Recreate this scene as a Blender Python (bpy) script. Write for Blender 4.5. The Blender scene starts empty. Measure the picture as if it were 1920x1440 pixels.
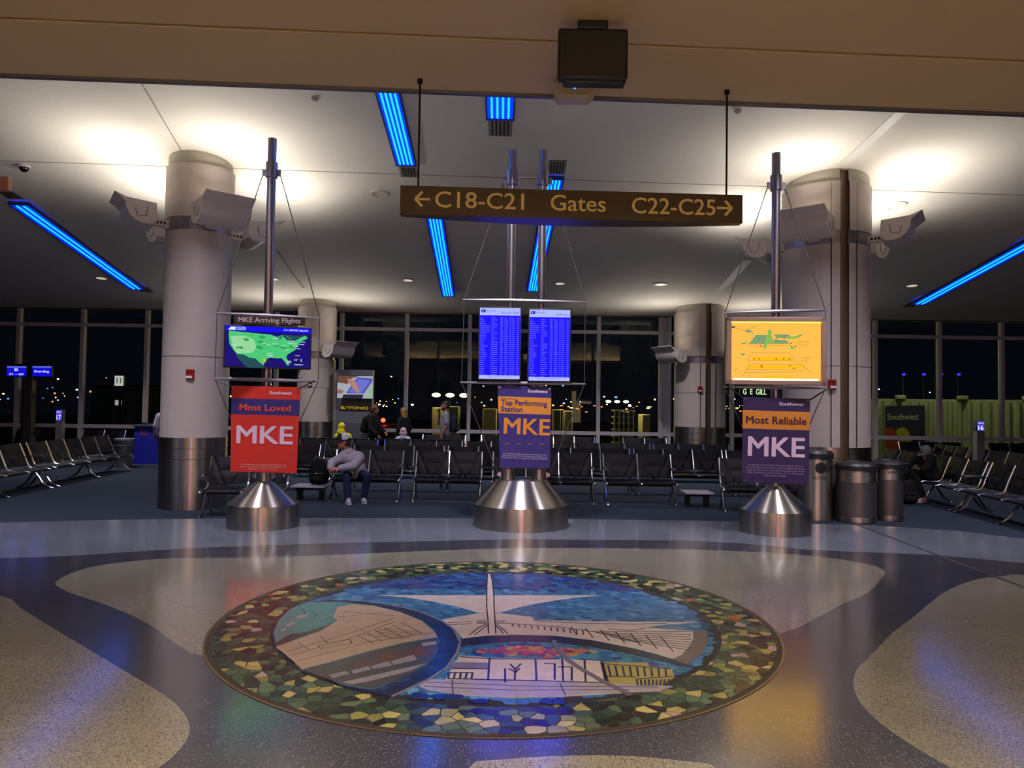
import bpy, math, random
from mathutils import Matrix, Vector
random.seed(7)
PI = math.pi
scene = bpy.context.scene
COL = scene.collection

# ------------------------------------------------------------------ camera, world, exposure, concourse light
F_PX, PITCH, ROLL, CAM_H = 1395.5, math.radians(1.743), math.radians(0.828), 1.75
cam_d = bpy.data.cameras.new('camera')
cam_d.sensor_fit = 'HORIZONTAL'; cam_d.sensor_width = 36.0
cam_d.lens = 36.0 * F_PX / 1920.0
cam_d.clip_start = 0.05; cam_d.clip_end = 2000
cam = bpy.data.objects.new('camera', cam_d)
COL.objects.link(cam)
cam.matrix_world = (Matrix.Translation((0, 0, CAM_H)) @ Matrix.Rotation(PI / 2 + PITCH, 4, 'X') @ Matrix.Rotation(ROLL, 4, 'Z'))
scene.camera = cam
scene.view_settings.view_transform = 'Standard'
scene.view_settings.look = 'None'
scene.view_settings.exposure = 0.0
scene.view_settings.gamma = 1.0
scene.view_settings.use_curve_mapping = False
scene.cycles.use_denoising = True
scene.cycles.max_bounces = 8
scene.cycles.sample_clamp_indirect = 4.0
world = bpy.data.worlds.new('night_sky'); scene.world = world
world.use_nodes = True
world.node_tree.nodes['Background'].inputs[0].default_value = (0.004, 0.006, 0.012, 1)
world.node_tree.nodes['Background'].inputs[1].default_value = 0.35

def area_light(name, loc, target, size, size_y, energy, color, spread=PI):
    d = bpy.data.lights.new(name, 'AREA'); d.shape = 'RECTANGLE'
    d.size = size; d.size_y = size_y; d.energy = energy; d.color = color; d.spread = spread
    o = bpy.data.objects.new(name, d); COL.objects.link(o)
    o.location = loc
    o.rotation_euler = (Vector(target) - Vector(loc)).to_track_quat('-Z', 'Y').to_euler()
    return o

K_WARM = (1.0, 0.86, 0.68)
K_UP = (1.0, 0.92, 0.80)
# the ceiling lamps of the concourse the photographer stands in (behind the picture)
for lx, ly, le in ((-4.5, -2.0, 330), (4.5, -2.0, 385), (0.0, -5.0, 330), (0.0, 1.5, 130)):
    area_light('concourse_lamp', (lx, ly, 5.05), (lx, ly + .8, 0), 1.0, 1.0, le, K_WARM, math.radians(125))
# unseen fill lamps, added above the soffit edge to brighten the hall floor
for lx, le in ((-9.0, 85), (-4.5, 62), (0.0, 95), (4.5, 62), (9.0, 85)):
    area_light('hall_fill', (lx, 8.95, 6.05), (lx, 10.4, 0), .5, .5, le * 1.25, (.90, .86, 1.0), math.radians(100))
# fill lights added out of view behind the camera to brighten the soffit
for lx in (-6, 0, 6):
    area_light('soffit_fill', (lx, -6.0, 3.2), (lx, -4.6, 5.4), 3.0, .4, 640, (1.0, .74, .38), math.radians(108))
E_NEAR, E_FAR = 33.0, 22.0          # column uplights, watts each          # column uplights, watts each

# ------------------------------------------------------------------ picture helpers
def ray(px, py):
    x = (px - 960) / F_PX; y = -(py - 720) / F_PX
    c, s = math.cos(ROLL), math.sin(ROLL)
    xr = c * x - s * y; yr = s * x + c * y
    return (xr, math.cos(PITCH) - yr * math.sin(PITCH), math.sin(PITCH) + yr * math.cos(PITCH))
def P(px, py, Y):
    d = ray(px, py); t = Y / d[1]
    return Vector((d[0] * t, Y, CAM_H + d[2] * t))
def Z(px, py, z=0.0):
    d = ray(px, py); t = (z - CAM_H) / d[2]
    return Vector((d[0] * t, d[1] * t, z))
CEIL = [(7.0, 6.22), (8.5, 6.2), (10.2, 6.1), (12.1, 5.86), (14.0, 5.58), (16.0, 5.22), (18.0, 4.9), (20.0, 4.68), (21.5, 4.62), (23.4, 4.6)]
def zc(y):
    if y <= CEIL[0][0]: return CEIL[0][1]
    for (a, za), (b, zb) in zip(CEIL, CEIL[1:]):
        if y <= b: return za + (zb - za) * (y - a) / (b - a)
    return CEIL[-1][1]
def C(px, py):
    d = ray(px, py); lo, hi = 5.0, 23.3
    for _ in range(50):
        m = (lo + hi) / 2; t = m / d[1]
        if CAM_H + d[2] * t < zc(m): lo = m
        else: hi = m
    t = lo / d[1]
    return Vector((d[0] * t, lo, zc(lo)))

# ------------------------------------------------------------------ materials
def lin(c):
    if isinstance(c, str):
        c = [int(c[i:i + 2], 16) / 255 for i in (0, 2, 4)]
    return tuple(x / 12.92 if x <= 0.04045 else ((x + 0.055) / 1.055) ** 2.4 for x in c)
MATS = {}
def mat(name, color='808080', rough=0.5, metal=0.0, emit=None, estr=0.0, noise=0.0, nscale=20.0, bump=0.0, bscale=200.0,
        spec=0.5, aniso=0.0, attr=None, coat=0.0):
    if name in MATS: return MATS[name]
    m = bpy.data.materials.new(name); m.use_nodes = True
    nt = m.node_tree; N = nt.nodes; Lk = nt.links
    b = N['Principled BSDF']
    c = lin(color)
    b.inputs['Base Color'].default_value = (*c, 1)
    b.inputs['Roughness'].default_value = rough
    b.inputs['Metallic'].default_value = metal
    b.inputs['Specular IOR Level'].default_value = spec
    b.inputs['Coat Weight'].default_value = coat
    tc = N.new('ShaderNodeTexCoord')
    src = None
    if attr:
        a = N.new('ShaderNodeAttribute'); a.attribute_name = attr; src = a.outputs['Color']
        Lk.new(src, b.inputs['Base Color'])
    if noise > 0:
        n = N.new('ShaderNodeTexNoise'); n.inputs['Scale'].default_value = nscale; n.inputs['Detail'].default_value = 4
        Lk.new(tc.outputs['Object'], n.inputs['Vector'])
        mr = N.new('ShaderNodeMapRange')
        mr.inputs['From Min'].default_value = 0.3; mr.inputs['From Max'].default_value = 0.7
        mr.inputs['To Min'].default_value = 1 - noise; mr.inputs['To Max'].default_value = 1 + noise
        Lk.new(n.outputs['Fac'], mr.inputs['Value'])
        mx = N.new('ShaderNodeVectorMath'); mx.operation = 'SCALE'
        if src: Lk.new(src, mx.inputs[0])
        else: mx.inputs[0].default_value = c
        Lk.new(mr.outputs['Result'], mx.inputs['Scale'])
        Lk.new(mx.outputs['Vector'], b.inputs['Base Color'])
    if bump > 0:
        n2 = N.new('ShaderNodeTexNoise'); n2.inputs['Scale'].default_value = bscale; n2.inputs['Detail'].default_value = 3
        Lk.new(tc.outputs['Object'], n2.inputs['Vector'])
        bp = N.new('ShaderNodeBump'); bp.inputs['Strength'].default_value = bump; bp.inputs['Distance'].default_value = 0.01
        Lk.new(n2.outputs['Fac'], bp.inputs['Height']); Lk.new(bp.outputs['Normal'], b.inputs['Normal'])
    if aniso > 0:
        b.inputs['Anisotropic'].default_value = aniso
        t = N.new('ShaderNodeTangent'); t.direction_type = 'RADIAL'; t.axis = 'Z'
        Lk.new(t.outputs['Tangent'], b.inputs['Tangent'])
        b.inputs['Anisotropic Rotation'].default_value = 0.25
    if emit is not None:
        if emit == 'attr': Lk.new(src, b.inputs['Emission Color'])
        else: b.inputs['Emission Color'].default_value = (*lin(emit), 1)
        b.inputs['Emission Strength'].default_value = estr
    MATS[name] = m
    return m
def terrazzo(name, base, chips, rough, chip_amt, scale=170.0):
    m = bpy.data.materials.new(name); m.use_nodes = True
    N = m.node_tree.nodes; Lk = m.node_tree.links; b = N['Principled BSDF']
    tc = N.new('ShaderNodeTexCoord')
    v = N.new('ShaderNodeTexVoronoi'); v.inputs['Scale'].default_value = scale
    Lk.new(tc.outputs['Object'], v.inputs['Vector'])
    sep = N.new('ShaderNodeSeparateColor'); Lk.new(v.outputs['Color'], sep.inputs[0])
    rp = N.new('ShaderNodeValToRGB'); rp.color_ramp.interpolation = 'CONSTANT'
    el = rp.color_ramp.elements
    el[0].position = 0.0; el[0].color = (*lin(base), 1)
    el[1].position = 1 - chip_amt; el[1].color = (*lin(chips[0]), 1)
    for i, ch in enumerate(chips[1:]):
        e = el.new(1 - chip_amt * (1 - (i + 1) / len(chips))); e.color = (*lin(ch), 1)
    Lk.new(sep.outputs[0], rp.inputs[0])
    n = N.new('ShaderNodeTexNoise'); n.inputs['Scale'].default_value = 1.3; n.inputs['Detail'].default_value = 5
    Lk.new(tc.outputs['Object'], n.inputs['Vector'])
    mr = N.new('ShaderNodeMapRange'); mr.inputs['From Min'].default_value = .3; mr.inputs['From Max'].default_value = .7
    mr.inputs['To Min'].default_value = .88; mr.inputs['To Max'].default_value = 1.1
    Lk.new(n.outputs['Fac'], mr.inputs['Value'])
    sc = N.new('ShaderNodeVectorMath'); sc.operation = 'SCALE'
    Lk.new(rp.outputs['Color'], sc.inputs[0]); Lk.new(mr.outputs['Result'], sc.inputs['Scale'])
    Lk.new(sc.outputs['Vector'], b.inputs['Base Color'])
    b.inputs['Roughness'].default_value = rough
    b.inputs['Specular IOR Level'].default_value = 0.8
    b.inputs['Coat Weight'].default_value = 1.0; b.inputs['Coat IOR'].default_value = 1.85; b.inputs['Coat Roughness'].default_value = rough * .8
    MATS[name] = m
    return m

# ------------------------------------------------------------------ mesh helpers
class MB:
    def __init__(self): self.v = []; self.f = []; self.m = []
    def add(self, vs, fs, mi=0, M=None):
        o = len(self.v)
        for p in vs:
            p = Vector(p)
            self.v.append(tuple(M @ p) if M is not None else tuple(p))
        for q in fs:
            self.f.append(tuple(o + i for i in q)); self.m.append(mi)
        return self
    def box(self, c, s, mi=0, M=None):
        x, y, z = (k / 2 for k in s)
        vs = [(c[0] + a * x, c[1] + b * y, c[2] + d * z) for d in (-1, 1) for b in (-1, 1) for a in (-1, 1)]
        return self.add(vs, [(0, 2, 3, 1), (4, 5, 7, 6), (0, 1, 5, 4), (2, 6, 7, 3), (0, 4, 6, 2), (1, 3, 7, 5)], mi, M)
    def lathe(self, prof, c=(0, 0, 0), seg=32, mi=0, M=None, a0=0.0, a1=2 * PI):
        full = abs(a1 - a0 - 2 * PI) < 1e-6
        n = seg if full else seg + 1
        vs = []
        for r, z in prof:
            for i in range(n):
                a = a0 + (a1 - a0) * i / seg
                vs.append((c[0] + r * math.cos(a), c[1] + r * math.sin(a), c[2] + z))
        fs = []
        for j in range(len(prof) - 1):
            for i in range(seg):
                k = (i + 1) % n
                fs.append((j * n + i, j * n + k, (j + 1) * n + k, (j + 1) * n + i))
        return self.add(vs, fs, mi, M)
    def tube(self, pts, r, seg=8, mi=0, M=None, cap=True, sq=1.0):
        pts = [Vector(p) for p in pts]
        rs = r if isinstance(r, (list, tuple)) else [r] * len(pts)
        vs = []; up = None
        for i, p in enumerate(pts):
            t = (pts[min(i + 1, len(pts) - 1)] - pts[max(i - 1, 0)]).normalized()
            if up is None:
                up = Vector((0, 0, 1)) if abs(t.z) < .9 else Vector((0, 1, 0))
            s = t.cross(up).normalized(); u = s.cross(t).normalized(); up = u
            for k in range(seg):
                a = 2 * PI * k / seg
                vs.append(p + s * (rs[i] * math.cos(a)) + u * (rs[i] * sq * math.sin(a)))
        fs = []
        for i in range(len(pts) - 1):
            for k in range(seg):
                q = (k + 1) % seg
                fs.append((i * seg + k, i * seg + q, (i + 1) * seg + q, (i + 1) * seg + k))
        if cap:
            fs.append(tuple(range(seg - 1, -1, -1))); fs.append(tuple((len(pts) - 1) * seg + k for k in range(seg)))
        return self.add(vs, fs, mi, M)
    def prism(self, poly, z0, z1, mi=0, M=None):
        n = len(poly)
        ar = sum(poly[i][0] * poly[(i + 1) % n][1] - poly[(i + 1) % n][0] * poly[i][1] for i in range(n))
        if ar < 0: poly = poly[::-1]
        vs = [(p[0], p[1], z0) for p in poly] + [(p[0], p[1], z1) for p in poly]
        fs = [tuple(range(n - 1, -1, -1)), tuple(range(n, 2 * n))]
        fs += [(i, (i + 1) % n, n + (i + 1) % n, n + i) for i in range(n)]
        return self.add(vs, fs, mi, M)
    def ell(self, c, r, R=None, mi=0, seg=16, rings=10):
        prof = [(max(1e-4, math.cos(-PI / 2 + PI * k / rings)), math.sin(-PI / 2 + PI * k / rings)) for k in range(rings + 1)]
        S = Matrix.Diagonal((r[0], r[1], r[2], 1))
        M = Matrix.Translation(c) @ (R.to_4x4() if R is not None else Matrix.Identity(4)) @ S
        return self.lathe(prof, seg=seg, mi=mi, M=M)
    def caps(self, a, b, ra, rb, seg=12):
        a = Vector(a); b = Vector(b); d = b - a; L = max(d.length, 1e-5)
        q = Vector((0, 0, 1)).rotation_difference(d / L).to_matrix().to_4x4()
        prof = [(max(1e-4, ra * math.cos(t)), ra * math.sin(t)) for t in (-PI / 2, -PI / 3, -PI / 6, 0)]
        prof += [(max(1e-4, rb * math.cos(t)), L + rb * math.sin(t)) for t in (0, PI / 6, PI / 3, PI / 2)]
        return self.lathe(prof, seg=seg, M=Matrix.Translation(a) @ q)
    def text(self, s, org, h, w=None, align='L', right=(1, 0, 0), up=(0, 0, 1), mi=0, bold=0.0, depth=0.0015, line=1.0, maxw=None):
        """lettering as flat shapes; bold thickens the strokes by laying shifted copies over each other"""
        vs, fs, W = text_geo(s, 0.0, line)
        W2 = W + 2 * bold; sc = h
        sx = sc if w is None else w / max(W2, 1e-6)
        if maxw and W2 * sx > maxw: sx = maxw / W2
        x0 = {'L': 0, 'C': -W2 * sx / 2, 'R': -W2 * sx}[align]
        o = Vector(org); r = Vector(right); u = Vector(up); n = r.cross(u)
        offs = [(0, 0)] if bold <= 0 else [(-bold, 0), (bold, 0), (0, bold * .7), (0, -bold * .7), (0, 0), (-bold * .7, bold * .5), (bold * .7, -bold * .5), (bold * .7, bold * .5), (-bold * .7, -bold * .5)]
        for i, (dx, dy) in enumerate(offs):
            self.add([o + r * (x0 + (p[0] + bold + dx) * sx) + u * ((p[1] + dy) * sc) + n * (p[2] * depth + i * .00008) for p in vs], fs, mi)
        return self
    def mesh(self, name, mats, sharp=35, smooth=True):
        me = bpy.data.meshes.new(name)
        me.from_pydata(self.v, [], self.f)
        for m in (mats if isinstance(mats, (list, tuple)) else [mats]): me.materials.append(m)
        me.polygons.foreach_set('material_index', self.m)
        if smooth:
            me.polygons.foreach_set('use_smooth', [True] * len(self.f))
            me.set_sharp_from_angle(angle=math.radians(sharp))
        me.update()
        return me
    def build(self, name, mats, parent=None, bevel=0.0, **kw):
        o = bpy.data.objects.new(name, self.mesh(name, mats, **kw))
        COL.objects.link(o)
        if parent: o.parent = parent
        if bevel:
            b = o.modifiers.new('bevel', 'BEVEL'); b.width = bevel; b.segments = 2; b.limit_method = 'ANGLE'; b.angle_limit = math.radians(40)
        return o

_TXT = {}
def text_geo(s, bold=0.0, line=1.0):
    key = (s, bold, line)
    if key in _TXT: return _TXT[key]
    cu = bpy.data.curves.new('lettering', 'FONT'); cu.body = s; cu.size = 1.0; cu.extrude = 0.5; cu.offset = bold
    cu.resolution_u = 3; cu.space_line = line
    ob = bpy.data.objects.new('lettering', cu)
    COL.objects.link(ob)
    dg = bpy.context.evaluated_depsgraph_get()
    me = bpy.data.meshes.new_from_object(ob.evaluated_get(dg))
    vs = [tuple(v.co) for v in me.vertices]; fs = [tuple(p.vertices) for p in me.polygons]
    bpy.data.objects.remove(ob); bpy.data.curves.remove(cu); bpy.data.meshes.remove(me)
    CAPH = 0.70
    x0 = min((v[0] for v in vs), default=0); x1 = max((v[0] for v in vs), default=1)
    vs = [((v[0] - x0) / CAPH, v[1] / CAPH, v[2] + .5) for v in vs]
    _TXT[key] = (vs, fs, (x1 - x0) / CAPH)
    return _TXT[key]

def tag(o, label, cat, group=None, kind=None):
    if label: o['label'] = label
    if cat: o['category'] = cat
    if group: o['group'] = group
    if kind: o['kind'] = kind
    return o
def thing(name, label, cat, loc=(0, 0, 0), rz=0.0, group=None, scale=(1, 1, 1)):
    o = bpy.data.objects.new(name, None); COL.objects.link(o)
    o.location = loc; o.rotation_euler = (0, 0, rz); o.scale = scale
    o.empty_display_size = 0.2
    return tag(o, label, cat, group)
def struct(o): o['kind'] = 'structure'; return o
def copy_tree(o, parent=None):
    c = o.copy(); COL.objects.link(c)
    if parent: c.parent = parent
    for ch in list(o.children): copy_tree(ch, c)
    return c
def smooth_closed(pts, sub=5):
    out = []; n = len(pts)
    for i in range(n):
        p0, p1, p2, p3 = (Vector(pts[(i + k) % n]) for k in (-1, 0, 1, 2))
        for s in range(sub):
            t = s / sub
            out.append(.5 * ((2 * p1) + (p2 - p0) * t + (2 * p0 - 5 * p1 + 4 * p2 - p3) * t * t + (3 * p1 - p0 - 3 * p2 + p3) * t ** 3))
    return out

# ------------------------------------------------------------------ shared materials
M_CEIL = mat('ceiling_plaster', 'd6d2cc', .85, bump=.35, bscale=14, spec=.2)
M_SOFF = mat('soffit_paint', 'bca47c', .6, spec=.3)
M_COLW = mat('column_paint', 'aea5a2', .45, noise=.02, nscale=6)
M_COLT = mat('column_cap_acrylic', 'b5b0a2', .35)
M_SEAM = mat('dark_joint', '2e2a28', .7)
M_STEEL = mat('brushed_steel', 'a09a94', .30, 1.0, noise=.04, nscale=60, aniso=.85)
M_STEELP = mat('satin_aluminium', 'b4aebc', .30, 1.0)
M_CHROME = mat('polished_aluminium', 'e6e4e8', .16, 1.0)
M_FIXT = mat('fixture_enamel', 'c6bdb9', .4)
M_BLACK = mat('black_plastic', '0c0c0e', .45)
M_DARK = mat('dark_metal', '1b1b20', .4, .6)
M_CABLE = mat('steel_cable', '4a4442', .6, .3)
M_GREY = mat('grey_laminate', '55565c', .5)
M_RED = mat('alarm_red', '8c1414', .4)
M_WHITE = mat('white_print', 'd9d2e4', .6)
M_FRAME = mat('window_frame_aluminium', 'd6d2dc', .5)
# ================================================================== THE SETTING
# ---- floor: dark terrazzo with inlays, carpet beyond
T_DARK = terrazzo('terrazzo_dark', '42414c', ['747482', '52525e', '222228'], .19, .24, 150)
T_BEIGE = terrazzo('terrazzo_beige', '989284', ['6a665a', 'a8a292', 'b2ac9c'], .17, .32, 130)
T_BLUE = terrazzo('terrazzo_blue_grey', '868d9c', ['666c78', '989eaa', '525864'], .18, .34, 150)
M_CARPET = mat('carpet', '2b3442', .95, noise=.25, nscale=60, bump=.6, bscale=400, spec=.1)
flo = MB().box((0, 6.5, -.05), (44, 34, .1)).build('floor', T_DARK); struct(flo)
def inlay(pts, name, m, z0, z1, parent=flo):
    return MB().prism([(p[0], p[1]) for p in pts], z0, z1).build(name, m, parent, smooth=False)
car_px = [(-420, 1003), (-200, 988), (0, 980), (240, 974), (560, 971), (960, 972), (1300, 976), (1640, 985), (1800, 996), (1920, 1010), (2150, 1045)]
edge = [Z(*p) for p in car_px]
inlay([(-21, edge[0].y - 1)] + [(p.x, p.y) for p in edge] + [(21, edge[-1].y - 1), (21, 23.2), (-21, 23.2)], 'carpet', M_CARPET, -.02, .004)
band_px = [(-420, 1110), (0, 1047), (133, 1042), (300, 1031), (423, 1025), (640, 1018), (960, 1011), (1280, 1013), (1387, 1018), (1518, 1031), (1747, 1040), (1920, 1055), (2150, 1085)]
inlay([Z(*p) for p in car_px] + [Z(*p) for p in band_px[::-1]], 'terrazzo_inlay', T_BLUE, -.02, .0015)
lobe_px = [(104, 1092), (133, 1075), (177, 1062), (250, 1052), (333, 1047), (500, 1045), (640, 1040), (960, 1028), (1280, 1030), (1447, 1037), (1547, 1045), (1613, 1055), (1650, 1065), (1660, 1075), (1653, 1085), (1627, 1112), (1580, 1133), (1533, 1158), (1460, 1189), (1250, 1230), (920, 1250), (600, 1250), (381, 1229), (347, 1218), (320, 1200), (283, 1173), (243, 1152), (187, 1130), (133, 1112), (113, 1102)]
inlay(smooth_closed([Z(*p).to_2d() for p in lobe_px], 3), 'terrazzo_inlay', T_BEIGE, -.02, .001)
left_px = [(0, 1117), (33, 1137), (83, 1168), (133, 1198), (200, 1238), (267, 1278), (317, 1310), (343, 1335), (355, 1360), (352, 1383), (333, 1410), (297, 1440), (230, 1490), (60, 1600), (-500, 1600), (-900, 1300), (-500, 1110), (-200, 1080)]
inlay(smooth_closed([Z(*p).to_2d() for p in left_px], 3), 'terrazzo_inlay', T_BEIGE, -.02, .001)
right_px = [(1920, 1078), (1880, 1080), (1830, 1087), (1787, 1102), (1753, 1123), (1713, 1157), (1673, 1187), (1630, 1232), (1608, 1253), (1601, 1273), (1602, 1293), (1617, 1323), (1653, 1358), (1710, 1397), (1783, 1440), (1950, 1530), (2500, 1600), (2800, 1300), (2500, 1130), (2100, 1085)]
inlay(smooth_closed([Z(*p).to_2d() for p in right_px], 3), 'terrazzo_inlay', T_BEIGE, -.02, .001)
bot_px = [(880, 1439), (940, 1425), (1040, 1418), (1160, 1417), (1280, 1427), (1350, 1445), (1400, 1560), (1100, 1640), (900, 1560)]
inlay(smooth_closed([Z(*p).to_2d() for p in bot_px], 3), 'terrazzo_inlay', T_BEIGE, -.02, .001)
# expansion joint in the floor
a, b = Z(1606, 984), Z(1990, 1128)
d = (b - a).normalized(); n = Vector((-d.y, d.x, 0)) * .022
struct(MB().prism([(p.x, p.y) for p in (a + n, a - n, b - n, b + n)], -.01, .0045).build('trim_1', mat('joint_cover', '4a464a', .45, .5), None, smooth=False))

# ---- ceiling
cb = MB(); xs = [-21 + 42 * i / 12 for i in range(13)]
ys = [7.0 + 16.4 * i / 40 for i in range(41)]
vs = [(x, y, zc(y)) for y in ys for x in xs] + [(x, y, zc(y) + .15) for y in ys for x in xs]
NX = len(xs); NT = NX * len(ys); fs = []
for j in range(len(ys) - 1):
    for i in range(NX - 1):
        q = j * NX + i
        fs.append((q, q + NX, q + NX + 1, q + 1)); fs.append((NT + q, NT + q + 1, NT + q + NX + 1, NT + q + NX))
cb.add(vs, fs)
ceil = struct(cb.build('ceiling', M_CEIL, None, sharp=60))
# the concourse soffit in front of it, its edge running slightly askew
e0, e1 = Z(0, 137, 5.1), Z(1900, 210, 5.1)
sl = (e1.y - e0.y) / (e1.x - e0.x); eY = lambda x: e0.y + sl * (x - e0.x)
c0, c1 = Z(0, 34, 5.1), Z(1900, 114, 5.1)
s2 = (c1.y - c0.y) / (c1.x - c0.x); cY = lambda x: c0.y + s2 * (x - c0.x)
sb = MB()
sb.prism([(-21, cY(-21) + .03), (21, cY(21) + .03), (21, eY(21)), (-21, eY(-21))], 5.1, 5.22)
sb.prism([(-21, -11), (21, -11), (21, cY(21) - .03), (-21, cY(-21) - .03)], 5.1, 5.22)
sb.prism([(-21, cY(-21) - .03), (21, cY(21) - .03), (21, cY(21) + .03), (-21, cY(-21) + .03)], 5.125, 5.22)
sb.build('soffit', M_SOFF, ceil, smooth=False)
fb = MB().prism([(-21, eY(-21)), (21, eY(21)), (21, eY(21) + .06), (-21, eY(-21) + .06)], 5.07, 6.3)
struct(fb.build('trim_2', mat('soffit_edge_metal', '6b6870', .4, .5), None, smooth=False))
# plaster seams and the bright expansion joint strip
sm = MB()
def strip_on_ceiling(mb, pa, pb, w, dz=.012, k=14):
    pa = Vector(pa); pb = Vector(pb)
    dv = (pb - pa).to_2d().normalized(); nn = Vector((-dv.y, dv.x)) * w / 2
    L = []; 
    for i in range(k + 1):
        q = pa.lerp(pb, i / k)
        for sg in (1, -1):
            x, y = q.x + nn.x * sg, q.y + nn.y * sg
            L += [(x, y, zc(y) - dz), (x, y, zc(y) + .01)]
    f = []
    for i in range(k):
        o = i * 4
        f += [(o, o + 4, o + 6, o + 2), (o, o + 1, o + 5, o + 4), (o + 2, o + 6, o + 7, o + 3)]
    mb.add(L, f)
strip_on_ceiling(sm, C(1690, 209), C(1583, 307), .16)
strip_on_ceiling(sm, C(1402, 487), C(1330, 560), .2)
struct(sm.build('trim_3', mat('joint_strip', 'd8d8d8', .5), None, smooth=False))
sm = MB()
strip_on_ceiling(sm, C(-150, 296), C(2100, 372), .02, .004)
strip_on_ceiling(sm, C(262, 152), C(350, 300), .02, .004)
strip_on_ceiling(sm, C(520, 470), C(570, 540), .05, .006)
struct(sm.build('trim_4', mat('plaster_seam', '8f8a84', .8), None, smooth=False))

# ---- walls out of the picture that close the room
M_WALL = mat('side_wall_paint', '6b645c', .8)
struct(MB().box((-21.1, 6, 2.5), (.2, 35, 7.6)).build('wall_left', M_WALL))
struct(MB().box((21.1, 6, 2.5), (.2, 35, 7.6)).build('wall_right', M_WALL))
wb = struct(MB().box((0, -11.1, 2.5), (42, .2, 7.6)).build('wall_back', M_WALL))
# made-up glowing panels, added unseen on the back wall for the steel to mirror
for i, (x, z, w, h, c, st) in enumerate([(-11.5, 2.0, 2.2, 2.6, '3a50ff', 1.2), (-.5, 1.7, .6, 2.6, '2a4aff', 8.0), (.55, 1.7, .8, 2.9, 'ffb040', 8.0), (1.5, 1.7, .5, 2.6, 'ff5a7a', 7.0), (5.4, 1.8, 1.6, 2.4, 'ffd9a0', 1.4), (9.5, 2.0, 2.0, 2.6, '4a6aff', 1.0)]):
    MB().box((x, -10.97, z), (w, .06, h)).build('glow_panel', mat('panel_glow_%s' % c, c, .5, emit=c, estr=st), wb)

# ---- window wall: curtain wall bays, mullions, transom, sill, night outside
WY = 23.0
def glass_mat():
    m = bpy.data.materials.new('window_glass'); m.use_nodes = True
    N = m.node_tree.nodes; Lk = m.node_tree.links
    N.remove(N['Principled BSDF'])
    t = N.new('ShaderNodeBsdfTransparent'); t.inputs[0].default_value = (.86, .9, .88, 1)
    g = N.new('ShaderNodeBsdfGlossy'); g.inputs['Roughness'].default_value = 0.0; g.inputs[0].default_value = (.85, .95, .92, 1)
    f = N.new('ShaderNodeFresnel'); f.inputs[0].default_value = 1.42
    mx = N.new('ShaderNodeMixShader')
    Lk.new(f.outputs[0], mx.inputs[0]); Lk.new(t.outputs[0], mx.inputs[1]); Lk.new(g.outputs[0], mx.inputs[2])
    Lk.new(mx.outputs[0], N['Material Output'].inputs[0])
    return m
M_GLASS = glass_mat()
HEAD = P(640, 582, WY).z; SILL = P(900, 808, WY).z; TRAN = P(700, 617, WY).z
mull = [-19.6, -17.6] + [P(x, 700, WY).x for x in (35, 155, 275, 397, 518, 640, 762, 880, 1001, 1122, 1238, 1254, 1372, 1490, 1640, 1760, 1877)] + [17.1, 19.1]
for i in range(len(mull) - 1):
    x0, x1 = mull[i], mull[i + 1]; cx = (x0 + x1) / 2; w = x1 - x0
    wn = struct(thing('window_%d' % (i + 1), None, None, (cx, WY, 0)))
    fr = MB()
    fr.box((-w / 2, -.02, 2.3), (.105, .16, 4.6))
    fr.box((0, -.02, SILL - .02), (w, .13, .11)); fr.box((0, -.02, TRAN), (w, .13, .1)); fr.box((0, -.02, HEAD - .03), (w, .13, .07)); fr.box((0, -.02, .05), (w, .13, .1))
    fr.build('window_frame', M_FRAME, wn, smooth=False)
    if w < .5:
        MB().box((0, .03, 2.3), (w, .04, 4.6)).build('filler_panel', M_FRAME, wn, smooth=False)
        continue
    for z0, z1 in ((TRAN + .04, HEAD), (SILL, TRAN - .04), (.1, SILL - .06)):
        MB().box((0, .03, (z0 + z1) / 2), (w - .09, .012, z1 - z0)).build('glass_pane', M_GLASS, wn, smooth=False)
struct(MB().box((0, WY + .05, 4.95), (42, .3, .75)).build('wall_window_side', M_WALL))

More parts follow.
